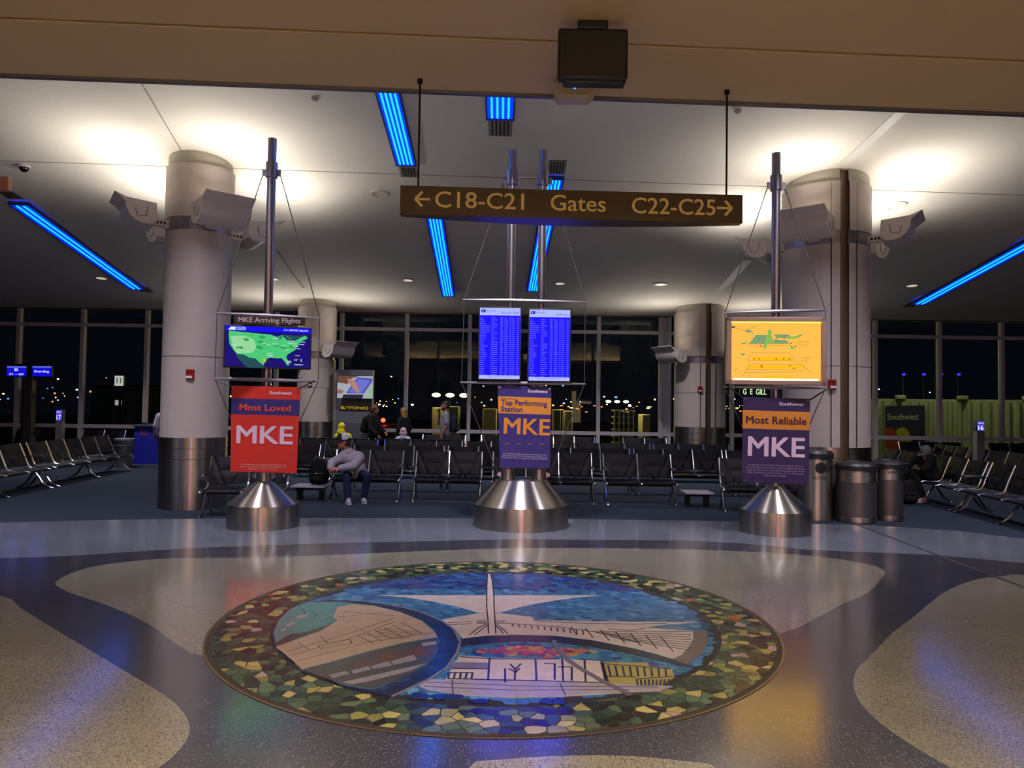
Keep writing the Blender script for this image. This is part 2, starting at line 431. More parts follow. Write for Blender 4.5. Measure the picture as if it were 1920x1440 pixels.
# ================================================================== COLUMNS
def column(cx, cy, R, zs, zb0, zb1, zseam, gap, label):
    t = thing('column', label, 'column', (cx, cy, 0), 0)
    h = zc(cy - R) ; arcs = [(0, 2 * PI)]
    def body(prof, name, m):
        mb = MB()
        if gap is None: mb.lathe(prof, seg=64)
        else:
            g = .075 / R
            mb.lathe(prof, seg=40, a0=gap + g, a1=gap + PI - g); mb.lathe(prof, seg=40, a0=gap + PI + g, a1=gap + 2 * PI - g)
        return mb.build(name, m, t, sharp=30)
    body([(R, zs), (R, zseam - .008), (R - .012, zseam - .008), (R - .012, zseam + .008), (R, zseam + .008), (R, zb0)], 'shaft', M_COLW)
    body([(R - .03, zb0), (R - .03, zb1)], 'metal_band', M_STEELP)
    body([(R - .03, zb1), (R + .015, zb1), (R + .015, h - .22), (R - .03, h - .22)], 'upper_shaft', M_COLW)
    body([(R - .02, h - .22), (R - .02, h + .3)], 'cap_ring', M_COLT)
    body([(R + .006, 0), (R + .006, zs - .36), (R - .004, zs - .355), (R - .004, zs - .345), (R + .006, zs - .34), (R + .006, zs - .19), (R - .004, zs - .185), (R - .004, zs - .175), (R + .006, zs - .17), (R + .006, zs), (R - .02, zs)], 'steel_base', M_STEEL)
    if gap is not None:
        MB().lathe([(R - .09, 0), (R - .09, h + .2)], seg=48).build('joint_cover', mat('joint_bronze', '8a7462', .4, .7), t)
        sb = MB()
        for sg in (-1, 1):          # flat seam lines either side of the joint
            a = gap + (PI if math.sin(gap) > 0 else 0) + sg * .30
            sb.box(((R + .008) * math.cos(a), (R + .008) * math.sin(a), (zs + h - .25) / 2), (.014, .014, h - .25 - zs), M=None)
        sb.build('vertical_seam', M_SEAM, t, smooth=False)
    else:
        sb = MB()
        for a in (-2.05, .7): sb.box(((R + .002) * math.cos(a), (R + .002) * math.sin(a), (zs + zb0) / 2), (.01, .01, zb0 - zs))
        sb.build('vertical_seam', mat('faint_joint', 'a09a94', .6), t, smooth=False)
    return t
cl = P(370, 600, 12.55); CL = (cl.x, 12.55, .53)
cr = P(1548, 600, 13.05); CR = (cr.x, 13.05, .72)
fl = P(594.5, 640, 21.0); FL = (fl.x, 21.0, .52)
fr_ = P(1312.5, 640, 21.1); FR = (fr_.x, 21.1, .71)
column(*CL, 1.17, 4.56, 4.78, 2.49, None, 'thick white round column with brushed steel base on the left, red alarm on it')
column(*CR, 1.15, 4.56, 4.78, 2.5, -PI / 2 + .02, 'very thick white split column with dark centre joint, behind the steel bins')
column(*FL, 1.26, 3.0, 3.2, 2.2, None, 'slimmer far white column by the windows behind the arriving flights screen')
column(*FR, 1.26, 3.02, 3.22, 2.2, -PI / 2 + .08, 'far white column with joint by the windows, left of the yellow terminal map')

# ---- uplights on the columns
M_LAMP = mat('uplight_lamp', 'fff0d0', .4, emit='fff0d0', estr=14)
def uplight_proto():
    t = thing('column_uplight', '-', 'uplight')
    L = .34
    prof = [(.16, .26), (.14, .03), (.22, -.035), (.32, -.04), (.42, -.01), (.50, .06), (.545, .15), (.555, .24), (.70, .35)]
    inn = [(x - .012 * (1 if x > .3 else -1), z + .012) for x, z in prof[:-1]] + [(.69, .362)]
    mb = MB(); n = len(prof)
    vs = [(x, y, z) for y in (-L, L) for x, z in prof] + [(x, y, z) for y in (-L, L) for x, z in inn]
    fs = []
    for i in range(n - 1):
        fs.append((i, i + 1, n + i + 1, n + i)); fs.append((2 * n + i, 3 * n + i, 3 * n + i + 1, 2 * n + i + 1))
    fs += [(0, n, 3 * n, 2 * n), (n - 1, 3 * n - 1, 4 * n - 1, 2 * n - 1)]
    mb.add(vs, fs); mb.build('housing', M_FIXT, t, sharp=25)
    ep = [(.16, .27)] + prof[1:8] + [(.70, .36), (.55, .30)]
    for sg in (-1, 1):
        pl = MB(); k = len(ep)
        y0, y1 = sg * L, sg * (L + .014)
        pl.add([(x, y0, z) for x, z in ep] + [(x, y1, z) for x, z in ep], [tuple(range(k)), tuple(range(2 * k - 1, k - 1, -1))] + [(i, k + i, k + (i + 1) % k, (i + 1) % k) for i in range(k)])
        e = pl.build('end_plate', M_FIXT, t, smooth=False)
        MB().tube([(.27, y1, .20), (.29, y1, .07), (.40, y1, .05), (.43, y1, .16)], .006, 6).build('embossed_mark', M_GREY, e)
    ar = MB().box((.06, 0, .06), (.26, .07, .09)); ar.box((-.035, 0, .06), (.03, .16, .16)); 
    for x in (.0, .05, .1):
        ar.ell((x, -.037, .07), (.018, .006, .018), mi=1); ar.ell((x, .037, .07), (.018, .006, .018), mi=1)
    ar.build('mounting_arm', [M_FIXT, M_DARK], t)
    MB().tube([(.34, -L + .05, .1), (.34, L - .05, .1)], .03, 10).build('lamp_tube', M_LAMP, t)
    return t
_up = [None]
def put_uplight(col, az, z, label, E, s=1.0, light=True):
    cx, cy, R = col
    if _up[0] is None: t = _up[0] = uplight_proto()
    else: t = copy_tree(_up[0])
    dx, dy = math.cos(az), math.sin(az)
    t.location = (cx + dx * (R + .02), cy + dy * (R + .02), z); t.rotation_euler = (0, 0, az); t.scale = (s, s, s)
    t['label'] = label; t['group'] = 'scoop shaped uplights on the columns'
    if light:
        d = bpy.data.lights.new('uplight_beam', 'AREA'); d.shape = 'RECTANGLE'; d.size = .16 * s; d.size_y = .56 * s
        d.energy = E; d.color = K_UP; d.spread = math.radians(170)
        o = bpy.data.objects.new('uplight_beam', d); COL.objects.link(o)
        q = .36 * s + R + .02
        o.location = (cx + dx * q, cy + dy * q, z + .24 * s)
        o.rotation_euler = Vector((dx * .75, dy * .75, 1)).to_track_quat('-Z', 'Y').to_euler()
        o.rotation_euler = (Matrix.Rotation(az, 3, 'Z') @ Matrix.Rotation(PI + .78, 3, 'Y')).to_euler()
Q = PI / 4
put_uplight(CL, -PI + Q * .75, 4.62, 'white scoop uplight on the left column, jutting toward the left and camera', E_NEAR, 1.12)
put_uplight(CL, -Q * 1.05, 4.62, 'white scoop uplight on the left column, jutting right in front of the grey pole', E_NEAR, 1.12)
put_uplight(CL, PI - Q * .9, 4.56, 'white scoop uplight mostly hidden behind the left edge of the left column', E_NEAR, 1.12)
put_uplight(CL, Q * .75, 4.56, 'white scoop uplight behind the left column, seen past the grey pole', E_NEAR, 1.12)
put_uplight(CR, -Q * .72, 4.62, 'white scoop uplight on the right column, jutting to the right', E_NEAR, 1.12)
put_uplight(CR, -PI + Q * 1.15, 4.62, 'white scoop uplight on the right column behind the map pole, facing the camera', E_NEAR, 1.12)
put_uplight(CR, Q * .75, 4.56, 'white scoop uplight half hidden behind the right edge of the right column', E_NEAR, 1.12)
put_uplight(CR, PI - Q * .85, 4.56, 'white scoop uplight at the back of the right column, left of the map pole', E_NEAR, 1.12)
put_uplight(FL, -Q * .8, 3.06, 'white scoop uplight on the slim far column, above the wall television', E_FAR, 1.1)
put_uplight(FR, -PI + Q * .7, 3.06, 'white scoop uplight on the far column left of the yellow map', E_FAR, 1.1)
put_uplight(FL, -PI + Q * .8, 3.06, 'white scoop uplight on the slim far column, hidden behind the arriving flights screen', E_FAR, 1.1)
put_uplight(FR, -Q * .5, 3.06, 'white scoop uplight on the far column, cut off by the yellow map', E_FAR, 1.1)

# ---- ceiling fittings
M_TUBE = mat('blue_tube', '1ea8ff', .4, emit='1090ff', estr=2.6)
M_TROF = mat('blue_trough', '0a3cff', .5, emit='0038f0', estr=1.0)
M_VENT = mat('vent_grille', '8d8a86', .6)
def ceil_frame(ca, cb_):
    """matrix with x across, y along, z down-normal, at the middle of a ceiling line"""
    ca = Vector(ca); cb_ = Vector(cb_); y = (cb_ - ca).normalized(); x = y.cross(Vector((0, 0, 1))).normalized(); z = x.cross(y)
    M = Matrix.Identity(4)
    M.col[0][:3] = x; M.col[1][:3] = y; M.col[2][:3] = z; M.col[3][:3] = (ca + cb_) / 2
    sag = max([0] + [ca.lerp(cb_, k / 20).z - zc(ca.lerp(cb_, k / 20).y) for k in range(21)])
    M.col[3][2] -= sag
    return M, (cb_ - ca).length
def blue_strip(pa, pb, w, ntube, label):
    M, L = ceil_frame(C(*pa), C(*pb))
    t = thing('blue_light_strip', label, 'ceiling light', group='blue tube light strips in the ceiling'); t.matrix_world = M
    MB().box((0, 0, -.005), (w, L, .05)).build('light_panel', M_TROF, t, smooth=False)
    f = MB()
    for sg in (-1, 1):
        f.box((sg * (w / 2 + .012), 0, -.015), (.024, L + .05, .07)); f.box((0, sg * (L / 2 + .012), -.015), (w, .024, .07))
    f.build('frame', mat('strip_frame_blue', '2a3a88', .5), t, smooth=False)
    for k in range(ntube):
        x = (k - (ntube - 1) / 2) * w / (ntube + .6)
        MB().tube([(x, -L / 2 + .05, -.042), (x, L / 2 - .05, -.042)], .016, 8).build('light_tube', M_TUBE, t)
blue_strip((762, 306), (722, 150), .30, 4, 'blue light strip in the ceiling, upper left one above the gate sign')
blue_strip((841, 548), (813, 385), .30, 4, 'blue light strip passing down behind the left half of the gate sign')
blue_strip((999, 540), (1040, 328), .28, 4, 'blue light strip behind the twin poles of the flight boards')
blue_strip((938, 219), (938, 150), .37, 4, 'short blue light strip cut by the soffit edge, top centre')
blue_strip((258, 536), (36, 375), .34, 2, 'blue light strip slanting across the far left ceiling')
blue_strip((1722, 564), (1960, 432), .34, 2, 'blue light strip slanting across the far right ceiling')
def vent(pa, pb, w, label):
    M, L = ceil_frame(C(*pa), C(*pb))
    t = thing('ceiling_vent', label, 'vent', group='slotted ceiling vents'); t.matrix_world = M
    MB().box((0, 0, 0), (w, L, .03)).build('frame', M_VENT, t, smooth=False)
    g = MB(); k = 5
    for i in range(k): g.box(((i - 2) * w / 6, 0, -.018), (w / 14, L * .82, .012))
    g.build('grille', M_SEAM, t, smooth=False)
vent((938, 254), (938, 223), .36, 'square ceiling vent below the short blue strip at top centre')
vent((768, 331), (764, 311), .3, 'ceiling vent at the lower end of the upper left blue strip')
vent((1043, 325), (1046, 300), .3, 'ceiling vent above the blue strip by the twin poles')
vent((277, 547), (266, 538), .34, 'ceiling vent at the lower end of the far left blue strip')
vent((1702, 574), (1716, 567), .3, 'ceiling vent at the lower end of the far right blue strip')
vent((30, 372), (8, 356), .3, 'ceiling vent at the upper end of the far left blue strip')
def disc(px, r, label, watts=0):
    c = C(*px); t = thing('recessed_downlight', label, 'downlight', (c.x, c.y, c.z), group='round recessed downlights')
    sx = math.atan2(zc(c.y + .1) - zc(c.y - .1), .2); t.rotation_euler = (sx, 0, 0)
    MB().lathe([(r * .72, -.004), (r * .74, -.02), (r, -.02), (r * 1.02, .0)], seg=28).build('trim_ring', M_FIXT, t)
    MB().lathe([(.001, .0), (r * .74, -.008)], seg=24).build('lens', mat('lit_lens', 'e8e0d4', .3, emit='fff0dc', estr=.55) if watts else mat('off_lens', 'c8c2b8', .3), t)
    if watts: area_light('downlight_beam', (c.x, c.y, c.z - .04), (c.x, c.y, 0), r, r, watts, (1.0, .93, .90), math.radians(125))
disc((712, 363), .17, 'round ceiling downlight left of the gate sign, below the blue strip')
disc((765, 525), .16, 'round ceiling downlight left of the middle blue strip', 75)
disc((1050, 531), .16, 'round ceiling downlight just right of the twin poles', 45)
disc((1238, 533), .17, 'round ceiling downlight under the right half of the gate sign', 75)
disc((1680, 385), .19, 'round ceiling downlight right of the thick right column')
disc((190, 521), .17, 'round ceiling downlight above the far left blue strip', 75)
disc((512, 523), .17, 'round ceiling downlight half hidden by the left grey pole', 60)
disc((1710, 535), .17, 'round ceiling downlight above the far right blue strip', 60)
for px, lb in (((590, 184), 'left'), ((1384, 207), 'right')):
    c = C(*px)
    t = thing('smoke_detector', 'small white round detector on the ceiling near the soffit, %s of the gate sign' % lb, 'detector', (c.x, c.y, c.z))
    MB().lathe([(.0001, -.05), (.03, -.05), (.05, -.02), (.055, .01)], seg=20).build('detector_body', M_FIXT, t)
c = C(45, 311)
t = thing('dome_camera', 'black security dome camera on the ceiling at far left', 'camera', tuple(c))
MB().lathe([(.10, .01), (.10, -.03), (.075, -.03)], seg=24).build('base_ring', M_FIXT, t)
MB().lathe([(.0001, -.11), (.04, -.10), (.068, -.07), (.075, -.03)], seg=24).build('dome', mat('dark_dome', '08080a', .08), t)
c = P(4, 345, 11.0)
t = thing('exit_sign', 'salmon coloured box sign hanging at the left edge of the picture', 'sign', tuple(c))
MB().box((-.06, 0, 0), (.36, .09, .21)).build('sign_box', mat('salmon_box', 'b0785e', .5), t, bevel=.01)
MB().tube([(-.2, 0, .1), (-.2, 0, zc(11.0) - c.z)], .012, 8).build('stem', M_DARK, t)
# ---- soffit fittings: monitor seen from behind, wireless access point, gate sign
y0 = Z(1112, 38, 5.1).y
t = thing('hanging_monitor', 'black boxy monitor hung from the soffit, seen from behind', 'monitor', (P(1112, 95, y0).x, y0, 5.1))
zt = P(1112, 53, y0).z - 5.1; zb = P(1112, 148, y0).z - 5.1; w = P(1177, 95, y0).x - P(1046, 95, y0).x
MB().box((0, .05, (zt + zb) / 2), (w, .12, zt - zb)).build('housing', M_BLACK, t, bevel=.022)
MB().box((0.02, .10, zb + .05), (w * .9, .12, .14)).build('rear_bulge', M_BLACK, t, bevel=.02)
MB().box((0, .04, zt / 2 + .01), (P(1142, 45, y0).x - P(1086, 45, y0).x, .10, -zt + .03)).build('mount', M_BLACK, t, bevel=.012)
y0 = Z(1076, 158, 5.1).y - .1
t = thing('wireless_access_point', 'cream wireless access point under the soffit edge with blue indicator light', 'access point', (P(1076, 170, y0).x, y0, 5.1))
w = P(1113, 170, y0).x - P(1038, 170, y0).x
MB().prism([(-w * .36, 0), (w * .36, 0), (w * .5, -.06), (w * .5, -.17), (w * .4, -.225), (-w * .4, -.225), (-w * .5, -.17), (-w * .5, -.06)], -.11, .11, M=Matrix.Rotation(PI / 2, 4, 'X')).build('shell', mat('cream_plastic', 'b9a88a', .4), t, bevel=.03)
MB().ell((0, -.115, -.13), (.010, .006, .008)).build('indicator_light', mat('blue_led', '3060ff', .4, emit='4070ff', estr=8), t)
MB().box((0, 0, .0), (w * .5, .12, .04)).build('mount', M_DARK, t)

yl, yr = 7.55, 7.72
TL, TR, BL, BR = P(752, 349, yl), P(1389, 368, yr), P(752, 405, yl), P(1389, 419, yr)
mid = (TL + TR + BL + BR) / 4; ang = math.atan2(TR.y - TL.y, TR.x - TL.x)
W = (TR - TL).to_2d().length; H = (TL.z - BL.z + TR.z - BR.z) / 2
t = thing('gate_sign', 'long dark hanging sign with cream lettering for gates C18 to C25', 'sign', (mid.x, mid.y, mid.z), ang)
pl = [(-W / 2, -.02), (W / 2, -.02)] + [(W / 2 - W * k / 14, .06 + .22 * math.sin(PI * k / 14)) for k in range(15)]
MB().prism(pl, -H / 2, H / 2).build('sign_panel', mat('sign_bronze', '3a2c12', .45, emit='3a2a10', estr=.0), t, sharp=30)
MB().box((0, -.03, 0), (W + .01, .02, H)).build('face', mat('sign_face', '3b2b10', .35), t, bevel=.003)
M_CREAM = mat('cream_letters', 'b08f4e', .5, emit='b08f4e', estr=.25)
mb = MB(); u = W / 637.0
def sx(px): return -W / 2 + (px - 752) * u
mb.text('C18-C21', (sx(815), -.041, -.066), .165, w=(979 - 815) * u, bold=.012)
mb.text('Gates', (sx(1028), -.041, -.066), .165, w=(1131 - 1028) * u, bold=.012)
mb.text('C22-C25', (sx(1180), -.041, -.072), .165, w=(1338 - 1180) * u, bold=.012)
for x0, x1, s in ((779, 806, 1), (1369, 1340, -1)):
    a, b = sx(x0), sx(x1); zz = .012 if s > 0 else .006
    mb.box(((a + b) / 2 + s * .01, -.041, zz), (abs(b - a) - .02, .003, .024))
    for q in (-1, 1):
        p0 = Vector((a, 0, zz)); p1 = Vector((a + s * .07, 0, zz + q * .075)); dv = (p1 - p0).normalized(); nn = Vector((-dv.z, 0, dv.x)) * .014
        vv = [p0 + nn, p0 - nn, p1 - nn, p1 + nn]
        mb.add([(p.x, -.0425, p.z) for p in vv] + [(p.x, -.0395, p.z) for p in vv], [(0, 1, 2, 3), (7, 6, 5, 4), (0, 4, 5, 1), (1, 5, 6, 2), (2, 6, 7, 3), (3, 7, 4, 0)])
mb.build('lettering', M_CREAM, t, smooth=False)
for px in (783, 1361):
    MB().tube([(sx(px), .0, H / 2 - .01), (sx(px), .0, 5.1 - mid.z)], .011, 8).build('hanging_rod', M_DARK, t)
    MB().tube([(sx(px), .0, 5.06 - mid.z), (sx(px), .0, 5.1 - mid.z)], .028, 10).build('rod_plate', M_DARK, t)

# ---- fire alarms
def alarm(px, py, Y, s, label):
    c = P(px, py, Y); t = thing('fire_alarm', label, 'fire alarm', tuple(c), group='red fire alarms on the columns')
    MB().box((0, .02, 0), (.125 * s, .08, .17 * s)).build('case', M_RED, t, bevel=.012)
    MB().box((0, -.028, -.045 * s), (.10 * s, .03, .04 * s)).build('strobe_lens', mat('strobe', 'd0c8c8', .2), t, bevel=.006)
    for k in range(3): MB().box((0, -.022, .02 + .02 * k), (.08 * s, .006, .008)).build('sounder_slot', mat('dark_red', '4a0a0a', .5), t)
alarm(356, 702, 12.02, 1, 'red fire alarm on the thick left column')
alarm(581, 719, 20.47, .95, 'red fire alarm on the slim far column behind the left stand')
alarm(1561, 721, 12.31, 1, 'red fire alarm on the thick right column right of the map')
alarm(1313, 730, 20.37, .95, 'red fire alarm on the far column left of the map')
# ================================================================== FLOOR MOSAIC
def vcol_build(mb_polys, name, m, parent, z, grout):
    """flat tile mosaic: list of (polygon, colour) -> one mesh with a colour attribute"""
    vs = []; fs = []; cols = []
    for poly, c in mb_polys:
        o = len(vs); n = len(poly)
        vs += [(p[0], p[1], z) for p in poly] + [(p[0], p[1], z - .003) for p in poly]
        fs.append(tuple(range(o, o + n))); cols.append(c)
        for i in range(n):
            fs.append((o + i, o + n + i, o + n + (i + 1) % n, o + (i + 1) % n)); cols.append(c)
    me = bpy.data.meshes.new(name); me.from_pydata(vs, [], fs); me.materials.append(m)
    at = me.color_attributes.new('tile', 'FLOAT_COLOR', 'CORNER')
    for p, c in zip(me.polygons, cols):
        for li in p.loop_indices: at.data[li].color = (*c, 1)
    o = bpy.data.objects.new(name, me); COL.objects.link(o); o.parent = parent
    return o
def clip(poly, nx, ny, d):
    out = []; n = len(poly)
    for i in range(n):
        a = poly[i]; b = poly[(i + 1) % n]
        da = a[0] * nx + a[1] * ny - d; db = b[0] * nx + b[1] * ny - d
        if da <= 0: out.append(a)
        if da * db < 0:
            t = da / (da - db); out.append((a[0] + (b[0] - a[0]) * t, a[1] + (b[1] - a[1]) * t))
    return out
def inside(p, poly):
    r = False; n = len(poly); x, y = p
    for i in range(n):
        x0, y0 = poly[i]; x1, y1 = poly[(i + 1) % n]
        if (y0 > y) != (y1 > y) and x < (x1 - x0) * (y - y0) / (y1 - y0) + x0: r = not r
    return r
def shards(x0, y0, x1, y1, s, gap, keep, colour, stretch=1.0, rnd=.48, seed=1, whole=False):
    """voronoi tiles over a box; keep(centre) filters, colour(centre, random) paints the tile"""
    R = random.Random(seed); sx, sy = s * stretch, s
    nx = int((x1 - x0) / sx) + 2; ny = int((y1 - y0) / sy) + 2
    G = {}
    for i in range(-2, nx + 2):
        for j in range(-2, ny + 2):
            G[i, j] = (x0 + (i + .5 + R.uniform(-rnd, rnd) + (.5 if j % 2 else 0)) * sx, y0 + (j + .5 + R.uniform(-rnd, rnd)) * sy)
    out = []
    for i in range(nx):
        for j in range(ny):
            p = G[i, j]
            if not keep(p): continue
            c = [(p[0] - 2 * sx, p[1] - 2 * sy), (p[0] + 2 * sx, p[1] - 2 * sy), (p[0] + 2 * sx, p[1] + 2 * sy), (p[0] - 2 * sx, p[1] + 2 * sy)]
            for di in (-2, -1, 0, 1, 2):
                for dj in (-2, -1, 0, 1, 2):
                    q = G.get((i + di, j + dj))
                    if q is None or (di == 0 and dj == 0): continue
                    ddx, ddy = q[0] - p[0], q[1] - p[1]; L = math.hypot(ddx, ddy)
                    if L < 1e-6: continue
                    ux, uy = ddx / L, ddy / L
                    c = clip(c, ux, uy, (p[0] + q[0]) / 2 * ux + (p[1] + q[1]) / 2 * uy - gap)
                    if len(c) < 3: break
                if len(c) < 3: break
            if len(c) >= 3 and (not whole or all(keep(v) for v in c)): out.append((c, colour(p, R)))
    return out
MC = (-.104, 6.21); MR = 2.231
iT, iB, iL, iR = Z(925, 1073), Z(1000, 1326), Z(507, 1190), Z(1352, 1200)
IC = ((iL.x + iR.x) / 2 + MC[0], (iT.y + iB.y) / 2); IC = (IC[0] - MC[0], IC[1]); IR = ((iT.y - iB.y) / 2 + (iR.x - iL.x) / 2) / 2
M_TILE = mat('glazed_tile', 'ffffff', .2, attr='tile', noise=.12, nscale=14, spec=.9)
M_GROUT = mat('mosaic_grout', '3d3530', .6)
mos = thing('floor_mosaic', 'big round mosaic medallion set in the terrazzo floor, green ring around a blue lakefront scene', 'mosaic', (0, 0, 0))
ML = lambda h: lin(h)
ring_bed = MB().prism([(MC[0] + MR * math.cos(2 * PI * k / 96), MC[1] + MR * math.sin(2 * PI * k / 96)) for k in range(96)], -.01, .0022)
ring_bed.build('grout_bed', M_GROUT, mos, smooth=False)
def ring_rim(c, r0, r1, z, name, m):
    vs = []; K = 128
    for k in range(K):
        a = 2 * PI * k / K
        vs += [(c[0] + r0 * math.cos(a), c[1] + r0 * math.sin(a), z), (c[0] + r1 * math.cos(a), c[1] + r1 * math.sin(a), z)]
    MB().add(vs, [(2 * k, 2 * k + 1, (2 * k + 3) % (2 * K), (2 * k + 2) % (2 * K)) for k in range(K)]).build(name, m, mos, smooth=False)
ring_rim(MC, MR - .004, MR + .012, .0036, 'brass_rim', mat('brass_strip', 'a08a60', .35, .8))
RING = ['3f5a44', '2f4234', '56684a', '1f2a22', '26241c', '34463a', 'a8a05c', 'bdb070', '8a8a4e', '3c5040', '26201a', '5a7258', '2c3e32', '1a1a16']
def ring_col(p, R):
    c = lin(R.choice(RING)); k = R.uniform(.85, 1.15)
    if R.random() < .008: c = lin('a85a30')
    if R.random() < .01: c = lin('b8a0a0')
    return tuple(x * k for x in c)
def in_ring(p):
    return math.hypot(p[0] - MC[0], p[1] - MC[1]) < MR - .02 and math.hypot(p[0] - IC[0], p[1] - IC[1]) > IR - .05
tiles = shards(MC[0] - MR, MC[1] - MR, MC[0] + MR, MC[1] + MR, .074, .004, in_ring, ring_col, 1.25, seed=3)
tl = []
for poly, c in tiles:
    q = poly
    cx = sum(p[0] for p in q) / len(q) - MC[0]; cy = sum(p[1] for p in q) / len(q) - MC[1]
    L = math.hypot(cx, cy)
    if L > MR - .25:
        a0 = math.atan2(cy, cx)
        for da in (-.04, 0, .04):
            ux, uy = math.cos(a0 + da), math.sin(a0 + da)
            q = clip(q, ux, uy, MC[0] * ux + MC[1] * uy + MR - .045)
            if len(q) < 3: break
    if len(q) >= 3: tl.append((q, c))
vcol_build(tl, 'tile_ring', M_TILE, mos, .0034, None)
# inner picture
def disc_poly(c, r, k=96): return [(c[0] + r * math.cos(2 * PI * i / k), c[1] + r * math.sin(2 * PI * i / k)) for i in range(k)]
MB().prism(disc_poly(IC, IR + .035), .001, .0038).build('inner_border', mat('mosaic_border', '2a2830', .5), mos, smooth=False)
PX = lambda L: [tuple(Z(*p).to_2d()) for p in L]
ins = lambda p, m=.03: math.hypot(p[0] - IC[0], p[1] - IC[1]) < IR - m
yT, yM = Z(900, 1100).y, Z(900, 1160).y
def sky_col(p, R):
    t = (p[1] - yM) / (iT.y - yM)
    pal = ['2a4d9a', '35589c', '1f3c80', '4a4a8a', '3a68a8'] if t > .55 else ['3a74b4', '4684bc', '2f64a4', '5a90c4', '3f74a4']
    c = lin(R.choice(pal)); k = R.uniform(.8, 1.2)
    return tuple(x * k for x in c)
vcol_build(shards(IC[0] - IR, IC[1] - IR, IC[0] + IR, IC[1] + IR, .062, .0025, ins, sky_col, 1.3, seed=5), 'sky_tiles', M_TILE, mos, .0046, None)
LZ = [.0052]
def art(name, polys, hexc, px=True, zinc=.0004):
    LZ[0] += zinc
    mb = MB()
    for pl in polys: mb.prism(PX(pl) if px else pl, .003, LZ[0])
    return mb.build(name, mat('tile_' + hexc, hexc, .2, noise=.10, nscale=9, spec=.9), mos, smooth=False)
def lines(name, segs, hexc='2a2433', w=.012):
    LZ[0] += .0004
    mb = MB()
    for sg in segs:
        pts = [Z(*p) for p in sg]
        for a, b in zip(pts, pts[1:]):
            d = (b - a); L = d.length
            if L < 1e-4: continue
            d /= L; n = Vector((-d.y, d.x, 0)) * w / 2
            mb.prism([(q.x, q.y) for q in (a + n, a - n, b - n, b + n)], .003, LZ[0])
    return mb.build(name, mat('tile_' + hexc, hexc, .2, spec=.9), mos, smooth=False)
W_ = 'd2c4c8'
art('white_wing', [[(705, 1117), (913, 1117), (918, 1150), (897, 1150), (860, 1139), (813, 1129), (760, 1121)], [(913, 1117), (1130, 1117.5), (1084, 1121), (1040, 1127), (994, 1135), (960, 1143), (937, 1150), (918, 1150)]], W_)
art('white_hall', [[(815, 1166), (850, 1159), (898, 1151), (938, 1151), (997, 1158), (1003, 1164), (1100, 1166), (1200, 1167), (1318, 1168), (1250, 1172), (1208, 1178), (1298, 1184), (1301, 1192), (1299, 1203), (1290, 1217), (1276, 1230), (1262, 1237), (1230, 1227), (1194, 1218), (1150, 1209), (1109, 1201), (1042, 1193), (969, 1191), (912, 1193), (868, 1198), (850, 1180), (830, 1170)]], W_)
art('grey_terrace', [[(1299, 1184), (1326, 1185), (1328, 1195), (1325, 1212), (1315, 1228), (1300, 1240), (1285, 1248), (1262, 1238), (1280, 1228), (1293, 1214), (1300, 1198)]], '75696a')
art('mast', [[(915, 1077), (919, 1077), (921, 1083), (924, 1110), (925, 1140), (928, 1189), (917, 1189), (915.5, 1160), (913, 1140), (914, 1100)]], 'dccdd0')
lines('dark_outline', [[(914, 1077), (912.5, 1105), (912.5, 1140), (915, 1165), (916, 1189)], [(919.5, 1077), (923, 1090), (926, 1115), (926.5, 1140), (929.5, 1189)],
    [(893, 1166), (912, 1166)], [(893, 1168), (912, 1168)], [(928, 1166), (947, 1166)], [(928, 1168), (947, 1168)], [(893, 1170), (912, 1170)], [(928, 1170), (947, 1170)],
    [(948, 1170), (1050, 1177), (1140, 1190), (1200, 1207)], [(1000, 1165), (1060, 1169), (1190, 1172), (1250, 1170)], [(1140, 1181), (1180, 1184), (1208, 1180)], [(840, 1173), (885, 1171)], [(840, 1169), (887, 1167)],
    [(880, 1192), (898, 1178), (913, 1171)], [(890, 1192), (905, 1180), (914, 1174)], [(952, 1190), (940, 1178), (930, 1172)], [(944, 1190), (936, 1180), (930, 1175)]] +
    [[(960 + k * 12, 1171 + k * 1.1), (962 + k * 12, 1176 + k * 1.4)] for k in range(12)] + [[(1070 + k * 28, 1177 + k * 3), (1082 + k * 30, 1192 + k * 5.2)] for k in range(7)] + [[(1110 + k * 8, 1186 + k * 2.2), (1296, 1186 + k * 5)] for k in range(8)], '3a3040', .011)
# dark arch between hall and park, with foliage
def lens(p0, p1, up_, lo, k=14):
    top = [(p0[0] + (p1[0] - p0[0]) * i / k, p0[1] + (p1[1] - p0[1]) * i / k - up_ * math.sin(PI * i / k)) for i in range(k + 1)]
    bot = [(p0[0] + (p1[0] - p0[0]) * i / k, p0[1] + (p1[1] - p0[1]) * i / k + lo * math.sin(PI * i / k)) for i in range(k - 1, 0, -1)]
    return top + bot
art('dark_arch', [[(862, 1200), (912, 1194), (969, 1192), (1042, 1194), (1109, 1202), (1194, 1219), (1264, 1239), (1308, 1255), (1270, 1248), (1200, 1232), (1120, 1216), (1040, 1206), (960, 1204), (862, 1214)]], '22243a')
park = [(862, 1212), (960, 1203), (1040, 1205), (1120, 1215), (1200, 1231), (1270, 1248), (1310, 1256), (1280, 1266), (1230, 1260), (1130, 1246), (1000, 1240), (862, 1236)]
pk = PX(park)
LZ[0] += .0004
vcol_build(shards(-1.0, 4.5, 2.0, 6.5, .055, .0025, lambda p: inside(p, pk), lambda p, R: tuple(x * R.uniform(.8, 1.2) for x in lin(R.choice(['2f6a9c', '3a78a8', '4688b4', '28408a']))), 1.5, seed=9, whole=True), 'water_tiles', M_TILE, mos, LZ[0], None)
fol = PX(lens((862, 1222), (1143, 1223), 12, 14))
LZ[0] += .0004
